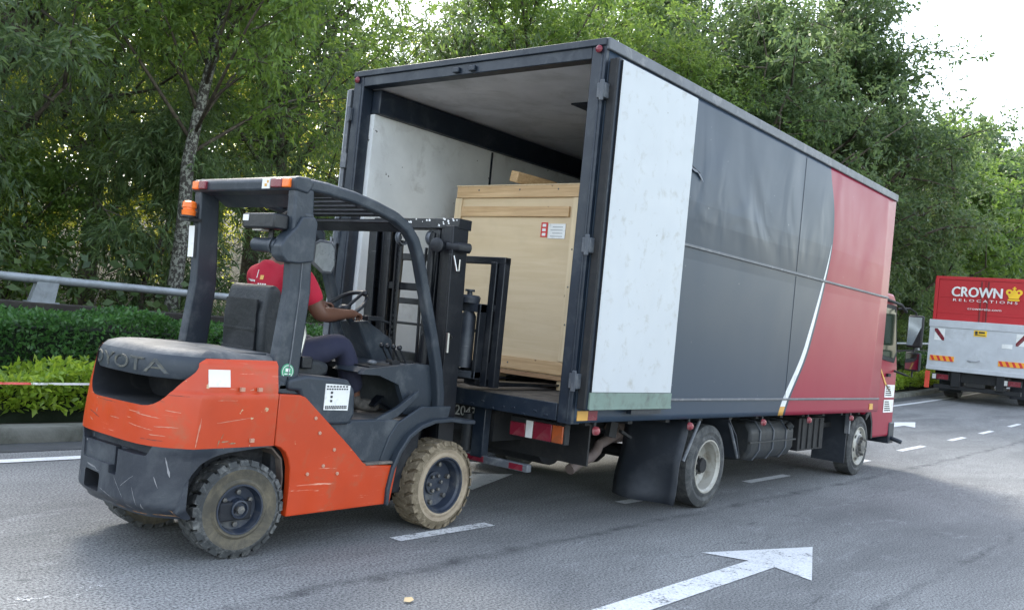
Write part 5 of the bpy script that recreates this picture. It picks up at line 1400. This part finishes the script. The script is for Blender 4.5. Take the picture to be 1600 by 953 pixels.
# fuel tank, battery box
mb = MB(); mb.prism([(.16, .42), (.22, .32), (.42, .30), (.60, .34), (.66, .44), (.66, .60), (.60, .68), (.22, .68), (.16, .60)], 'x', 3.15, 4.18)
ft = mb.build('fuel_tank', M_tank, tk, bevel=.03, seg=3)
for x in (3.35, 3.66, 3.97):
    mb = MB(); mb.prism([(.152, .42), (.215, .312), (.42, .292), (.45, .292), (.45, .70), (.22, .69), (.152, .60)], 'x', x-.015, x+.015); mb.build('tank_strap', M_trimmid, ft)
mb = MB(); mb.box(3.12, 4.2, .145, .16, .49, .505); mb.tube([(4.0, .16, .62), (4.02, .13, .66)], .04, 12); mb.build('tank_seam', M_tank, ft)
mb = MB(); mb.box(4.35, 5.05, .18, .62, .36, .70)
for k in range(4): mb.box(4.42+k*.16, 4.46+k*.16, .165, .18, .38, .69)
mb.build('battery_box', M_chassis, tk, bevel=.012)
mb = MB(); mb.box(5.15, 5.5, .45, .75, .40, .74); mb.box(5.2, 5.6, .3, .75, .56, .62); mb.tube([(5.3, .4, .5), (5.3, .4, .72)], .09, 14); mb.build('air_tank', M_chassis, tk, bevel=.01)
mb = MB(); mb.box(5.60, 5.615, .12, .50, .18, .72); mb.build('mud_flap', M_flap, tk)
mb = MB(); mb.box(5.56, 5.60, .08, .13, .52, .76); mb.build('flap_stay', M_trimlt, tk)

# cab
cy0, cy1 = .17, 2.33
mb = MB()
cabp = [(6.36, .70), (6.42, .74), (6.50, .80), (6.62, .62), (6.66, .42), (7.36, .42), (7.44, .60), (7.44, 1.30), (7.36, 1.50), (7.22, 2.10), (7.05, 2.22), (6.36, 2.22)]
mb.prism(cabp, 'y', cy0, cy1); cb = mb.build('cab', M_tred, tk, bevel=.03, seg=3)
mb = MB(); mb.prism([(6.50, .80), (6.42, .74), (6.36, .70), (6.36, .64), (6.40, .66), (6.50, .72), (6.58, .60), (6.60, .42), (6.66, .42), (6.62, .62)], 'y', cy0-.008, cy0+.3); mb.build('wheel_arch', M_chassis, cb)
for yy in ((cy0-.012, cy0-.001), (cy1+.001, cy1+.012)):
    mb = MB(); mb.prism([(6.46, 1.44), (6.60, 1.40), (7.25, 1.36), (7.33, 1.48), (7.15, 2.08), (6.46, 2.08)], 'y', *yy); wn = mb.build('side_window', M_chassis, cb, bevel=.004)
    y2 = (yy[0]-.004, yy[0]-.0006) if yy[0] < 1 else (yy[1]+.0006, yy[1]+.004)
    mb = MB(); mb.prism([(6.52, 1.48), (6.62, 1.45), (7.20, 1.42), (7.27, 1.50), (7.12, 2.03), (6.52, 2.03)], 'y', *y2); mb.build('window_glass', M_glass, wn)
mb = MB(); mb.prism([(cy0+.12, 0), (cy1-.12, 0), (cy1-.16, .62), (cy0+.16, .62)], 'z', 0, .01)
mb.v = [(7.385 - v[1]*.24, v[0], 1.46+v[1]*.98) if v[2] == 0 else (7.385+.012 - v[1]*.24, v[0], 1.46+v[1]*.98) for v in mb.v]; mb.build('windscreen', M_glass, cb)
mb = MB(); mb.prism([(6.60, 1.38), (6.615, 1.40), (7.02, 1.10), (7.25, .98), (7.25, .96), (7.0, 1.07)], 'y', cy0-.006, cy0-.001); mb.build('door_stripe', M_tyellow, cb)
for k, z in enumerate((.92, .73)):
    mb = MB(); mb.box(7.0, 7.38, cy0-.006, cy0-.001, z, z+.16)
    for j in range(5): mb.box(7.03, 7.03+.24-.02*j, cy0-.008, cy0-.0062, z+.02+j*.027, z+.034+j*.027, 1)
    mb.build('door_notice', [M_white_st, M_ink], cb)
mb = MB(); mb.box(7.0, 7.10, cy0-.03, cy0-.001, 1.18, 1.22); mb.build('door_handle', M_chassis, cb)
mb = MB(); mb.box(7.30, 7.50, cy0-.01, cy1+.01, .33, .60); mb.box(7.28, 7.42, cy0-.012, cy0+.02, .40, .60); mb.tube([(7.40, cy0, .40), (7.42, cy0-.14, .36)], .03, 8); mb.build('bumper', M_trim, cb, bevel=.02)
mb = MB(); mb.tube([(6.50, cy0-.02, 2.14), (7.2, cy0-.05, 2.10), (7.35, cy0-.08, 2.02)], .02, 8); mb.build('rain_visor', M_chassis, cb)
mb = MB(); mb.tube([(7.25, cy0, 2.05), (7.38, .06, 2.07), (7.42, -.01, 2.02), (7.42, -.02, 1.2), (7.38, .05, 1.22), (7.3, cy0, 1.26)], .013, 8); ma = mb.build('mirror_arm', M_chassis, cb)
mb = MB(); mb.box(7.36, 7.43, -.12, .07, 1.58, 1.99); mm = mb.build('mirror', M_chassis, tk, bevel=.025, seg=3)
mb = MB(); mb.obox((7.348, -.025, 1.785), (.006, .155, .36), (0, R(-6), R(16))); mb.build('mirror_glass', M_mirror, mm)
mb = MB(); mb.box(7.36, 7.43, -.12, .07, 1.28, 1.52); mm = mb.build('mirror', M_chassis, tk, bevel=.025, seg=3)
mb = MB(); mb.box(7.352, 7.359, -.105, .055, 1.30, 1.50); mb.build('mirror_glass', M_mirror, mm)

# ================================================================== THE CRATE on the forks, the offcut on it
cx, cy0_, cy1_, cz0, cz1 = .92, .735, 2.10, .915, 2.545
crt = empty('wooden_crate', (cx+.45, (cy0_+cy1_)/2, cz0), 'large pale plywood crate with pine battens standing inside the open cargo box', 'crate')
mb = MB(); mb.box(cx, cx+.95, cy0_+.02, cy1_-.02, cz0+.09, cz1-.02); mb.build('plywood_panel', M_ply, crt)
for nm, b, mt in (('top_rail', (cx-.022, cx-.001, cy0_+.015, cy1_-.012, cz1-.11, cz1-.012), M_pineh), ('batten', (cx-.022, cx-.001, cy0_+.125, cy1_-.08, cz1-.27, cz1-.185), M_pineh),
                  ('bottom_rail', (cx-.022, cx-.001, cy0_+.03, cy1_-.03, cz0+.10, cz0+.20), M_pineh),
                  ('corner_post', (cx-.020, cx-.001, cy0_+.0, cy0_+.095, cz0+.205, cz1-.113), M_pinev), ('corner_post', (cx-.020, cx-.001, cy1_-.075, cy1_, cz0+.205, cz1-.113), M_pinev),
                  ('side_rail', (cx, cx+.95, cy1_-.019, cy1_+.003, cz1-.12, cz1-.02), M_pineh), ('side_rail', (cx, cx+.95, cy0_-.003, cy0_+.019, cz1-.12, cz1-.02), M_pineh),
                  ('side_rail', (cx, cx+.95, cy0_-.003, cy0_+.019, cz0+.1, cz0+.2), M_pineh), ('lid', (cx-.02, cx+.96, cy0_-.003, cy1_+.003, cz1-.0105, cz1), M_pinev)):
    mb = MB(); mb.box(*b); mb.build(nm, mt, crt, bevel=.003)
mb = MB(); mb.box(cx-.03, cx+.95, cy0_, cy1_, cz0+.055, cz0+.088); mb.build('skid_board', wood('pine_dark', (.30, .16, .08), (.44, .27, .14), (20, 1, 30)), crt, bevel=.003)
for y in (cy0_+.005, (cy0_+cy1_)/2+.03, cy1_-.10):
    mb = MB(); mb.box(cx-.0, cx+.12, y, y+.095, .893, cz0+.054); mb.build('skid_block', M_pinev, crt, bevel=.003)
mb = MB(); mb.box(cx-.026, cx-.0225, .0+cy0_+.335, cy0_+.40, cz1-.435, cz1-.315)
mb.v = [(v[0]+.02, v[1], v[2]) for v in mb.v]
for k in range(3): mb.box(cx-.0075, cx-.0062, cy0_+.35, cy0_+.385, cz1-.425+k*.037, cz1-.402+k*.037, 1)
mb.build('red_label', [M_red_st, M_white_st], crt)
mb = MB(); mb.box(cx-.006, cx-.0025, cy0_+.155, cy0_+.325, cz1-.445, cz1-.325)
for k in range(4): mb.box(cx-.0075, cx-.0062, cy0_+.18, cy0_+.30-.02*(k % 2), cz1-.43+k*.025, cz1-.424+k*.025, 1)
mb.build('white_label', [M_white_st, pm('print_grey', (.35, .35, .36), .6)], crt)
mb = MB()
for (y, z) in ((.06, .5), (.065, .8), (.06, 1.1), (.25, 1.585), (.65, 1.585), (1.1, 1.585), (.6, .15), (1.0, .15)): mb.lathe([(0, .008), (.003, .006), (.003, .001)], (cx-.022, cy0_+y, cz0+z), (-1, 0, 0), 8)
mb.build('nail_heads', M_rimbolt, crt)
mb = MB(); mb.obox((cx+.22, 1.44, cz1+.066), (.42, .115, .095), (R(12), R(3), R(-16)))
tag(mb.build('timber_offcut', M_pineh, bevel=.01), 'short sawn timber offcut lying on top of the plywood crate', 'timber')

# ================================================================== THE RED AND GREY LORRY ahead
M_lred = pm('lorry_red', (.46, .014, .020), .5, var=.05)
M_lgrey = pm('lorry_tailgate_grey', (.52, .54, .57), .45, .0, dirt=((.40, .41, .42), .3, 2))
M_lgreyd = pm('lorry_frame_grey', (.30, .31, .33), .5)
M_lyel = pm('emblem_yellow', (.85, .52, .02), .4)
M_chev_o = pm('chevron_orange', (.85, .35, .03), .4)
XL, GL = 24.3, gr(24.3)
ly0, ly1, lyc = 1.57, 4.27, 2.92
lr = empty('lorry', (XL+3, lyc, GL), 'red lorry ahead in the left lane with a pale grey tail lift', 'lorry')
mb = MB(); mb.box(XL+.05, XL+7.2, ly0, ly1, 1.35, 3.98); mb.build('cargo_box', M_lred, lr, bevel=.01)
mb = MB(); mb.box(XL-.0, XL+.05, ly0, ly1, 3.93, 4.02); mb.box(XL+.0, XL+.05, ly0, ly0+.09, 2.6, 3.93); mb.box(XL+.0, XL+.05, ly1-.09, ly1, 2.6, 3.93); mb.build('door_frame', M_lred, lr, bevel=.01)
for (a, b) in ((ly0+.10, lyc-.02), (lyc+.02, ly1-.10)):
    mb = MB(); mb.box(XL+.015, XL+.045, a, b, 1.4, 3.92); d_ = mb.build('rear_door', M_lred, lr, bevel=.006)
    for z in (2.95, 3.42): 
        mb = MB(); mb.box(XL+.006, XL+.0145, a+.03, b-.03, z-.02, z+.02); mb.build('door_rib', M_lred, d_, bevel=.004)
    y = b-.07 if a < 2 else a+.07
    mb = MB(); mb.tube([(XL+.0, y, 2.65), (XL+.0, y, 3.90)], .02, 8); mb.build('lock_rod', pm('lock_dark', (.16, .02, .02), .5) if a < 2 else bpy.data.materials['lock_dark'], d_)
mb = MB()
put_text(mb, 'CROWN', .40, (XL-.024, 3.12, 3.56), (0, -1, 0), (0, 0, 1), .004, sx=.87)
# heavier slab strokes
for off in ((.012, 0), (-.012, 0), (0, .010)):
    put_text(mb, 'CROWN', .40, (XL-.024, 3.12+off[0], 3.56+off[1]), (0, -1, 0), (0, 0, 1), .0035, sx=.87)
put_text(mb, 'R E L O C A T I O N S', .105, (XL-.024, 2.90, 3.33), (0, -1, 0), (0, 0, 1), .004, sx=1.72)
put_text(mb, 'crownrelo.com', .10, (XL-.024, 2.89, 3.10), (0, -1, 0), (0, 0, 1), .004, sx=1.45)
mb.build('lettering', M_white_st, lr, smooth=False)
mb = MB(); ex, ez = 2.155, 3.58
mb.prism([(ex+.21, ez+.10), (ex+.12, ez-.13), (ex-.12, ez-.13), (ex-.21, ez+.10), (ex-.13, ez+.05), (ex-.09, ez+.03), (ex-.04, ez+.11), (ex, ez+.03+.11), (ex+.04, ez+.11), (ex+.09, ez+.03), (ex+.13, ez+.05)], 'x', XL-.03, XL-.022)
mb.lathe([(-.03, .085), (-.022, .085)], (XL, ex+.13, ez+.05), (1, 0, 0), 14); mb.lathe([(-.0305, .085), (-.0304, .001)], (XL, ex+.13, ez+.05), (1, 0, 0), 14)
mb.lathe([(-.03, .085), (-.022, .085)], (XL, ex-.13, ez+.05), (1, 0, 0), 14); mb.lathe([(-.0305, .085), (-.0304, .001)], (XL, ex-.13, ez+.05), (1, 0, 0), 14)
mb.box(XL-.031, XL-.023, ex-.018, ex+.018, ez+.10, ez+.21); mb.box(XL-.0315, XL-.0235, ex-.05, ex+.05, ez+.145, ez+.175); mb.box(XL-.030, XL-.0225, ex-.15, ex+.15, ez-.19, ez-.145)
mb.lathe([(-.0325, .034), (-.0324, .001)], (XL, ex+.12, ez+.045), (1, 0, 0), 12, 1); mb.lathe([(-.0325, .034), (-.0324, .001)], (XL, ex-.12, ez+.045), (1, 0, 0), 12, 1)
mb.build('emblem', [M_lyel, M_lred], lr, smooth=False)
mb = MB(); mb.box(XL-.14, XL-.02, ly0-.02, ly1+.02, 1.30, 2.62); tg = mb.build('tail_lift', M_lgrey, lr, bevel=.01)
mb = MB(); mb.box(XL-.16, XL-.0, ly0-.04, ly1+.04, 2.50, 2.72); mb.build('lift_top_edge', M_lgrey, tg, bevel=.012)
mb = MB(); mb.box(XL-.155, XL-.02, ly0-.03, ly1+.03, 1.24, 1.37); mb.build('lift_lower_edge', M_lgrey, tg, bevel=.012)
for s, y0 in ((1, 3.86), (-1, 1.70)):
    mb = MB(); mb.box(XL-.146, XL-.141, y0, y0+.28, 2.12, 2.46)
    mb.prism([(y0+.28, 2.46), (y0+.20, 2.46), (y0, 2.20), (y0, 2.12), (y0+.06, 2.12), (y0+.28, 2.38)] if s > 0 else [(y0, 2.46), (y0+.08, 2.46), (y0+.28, 2.20), (y0+.28, 2.12), (y0+.22, 2.12), (y0, 2.38)], 'x', XL-.150, XL-.1465, 1)
    mb.build('warning_flag', [M_white_st, M_rlens], tg)
for y0 in (3.55, 1.72):
    mb = MB(); mb.box(XL-.161, XL-.141, y0, y0+.66, 1.52, 1.67)
    for k in range(4):
        a = y0+.02+k*.165; mb.prism([(a, 1.523), (a+.07, 1.523), (a+.14, 1.667), (a+.07, 1.667)], 'x', XL-.165, XL-.1615, 1)
    mb.build('hazard_marking', [M_chev_o, M_red_st], tg)
mb = MB(); mb.box(XL-.15, XL-.141, 2.74, 3.08, 2.31, 2.48); mb.box(XL-.152, XL-.1503, 2.77, 3.05, 2.335, 2.36, 1); mb.box(XL-.152, XL-.1503, 2.98, 3.05, 2.37, 2.46, 1); mb.box(XL-.152, XL-.1503, 2.79, 2.95, 2.40, 2.45, 1); mb.build('yellow_sign', [M_lyel, M_ink], tg)
mb = MB(); mb.box(XL-.15, XL-.141, 2.06, 2.33, 2.03, 2.15); mb.build('paper_label', M_white_st, tg)
mb = MB(); mb.tube([(XL-.16, 3.18, 1.60), (XL-.19, 3.10, 1.58), (XL-.19, 2.95, 1.58), (XL-.16, 2.86, 1.62)], .015, 8); mb.build('handle', M_lgreyd, tg)
mb = MB(); mb.box(XL+.0, XL+7.1, ly0+.55, ly1-.55, .95, 1.24); mb.box(XL-.10, XL+.3, 3.35, 3.6, .80, 1.24); mb.box(XL-.10, XL+.3, 2.2, 2.4, .80, 1.24); mb.box(XL-.05, XL+.1, ly0+.2, ly1-.2, .72, .84); mb.box(XL+.4, XL+3, ly0+.1, ly1-.1, 1.15, 1.34)
mb.build('chassis_frame', M_chassis, lr, bevel=.01)
for y0 in (3.66, 1.76):
    mb = MB(); mb.box(XL-.06, XL, y0, y0+.48, .97, 1.15); mb.box(XL-.07, XL-.061, y0+.02, y0+.34, .99, 1.13, 1); mb.box(XL-.07, XL-.061, y0+.36, y0+.46, .99, 1.13, 2); mb.build('tail_lamp', [M_chassis, M_rlens, M_wlens], lr)
for y0 in (4.19, 1.50):
    mb = MB(); mb.box(XL-.10, XL-.04, y0, y0+.13, .70, 1.20); mb.build('red_end_post', pm('post_red', (.65, .07, .04), .5) if y0 > 3 else bpy.data.materials['post_red'], lr, bevel=.01)
mb = MB(); mb.box(XL-.08, XL-.06, 2.68, 3.20, .84, .95); npz = mb.build('number_plate', bpy.data.materials['plate_black'], lr)
for y, s in ((ly1-.12, 1), (ly1-.55, -1), (ly0+.12, -1), (ly0+.55, 1)):
    wheel(lr, (XL+1.7, y, GL+gr(26)-GL+.45), .44, .24, .27, s, TT, M_rimgrey, 'dish')
for y, s in ((ly1-.15, 1), (ly0+.15, -1)):
    wheel(lr, (XL+6.8, y, gr(31)+.45), .44, .24, .27, s, TT, M_rimgrey, 'hub')
for y0, y1 in ((ly0+.05, ly0+.7), (ly1-.7, ly1-.05)):
    mb = MB(); mb.box(XL+1.15, XL+1.17, y0, y1, .62, 1.3); mb.build('mud_flap', M_flap, lr)
mb = MB(); mb.prism([(XL+7.4, 1.0), (XL+9.2, 1.0), (XL+9.3, 1.8), (XL+9.0, 3.1), (XL+7.4, 3.2)], 'y', ly0+.1, ly1-.1); mb.build('cab', M_lred, lr, bevel=.05, seg=3)
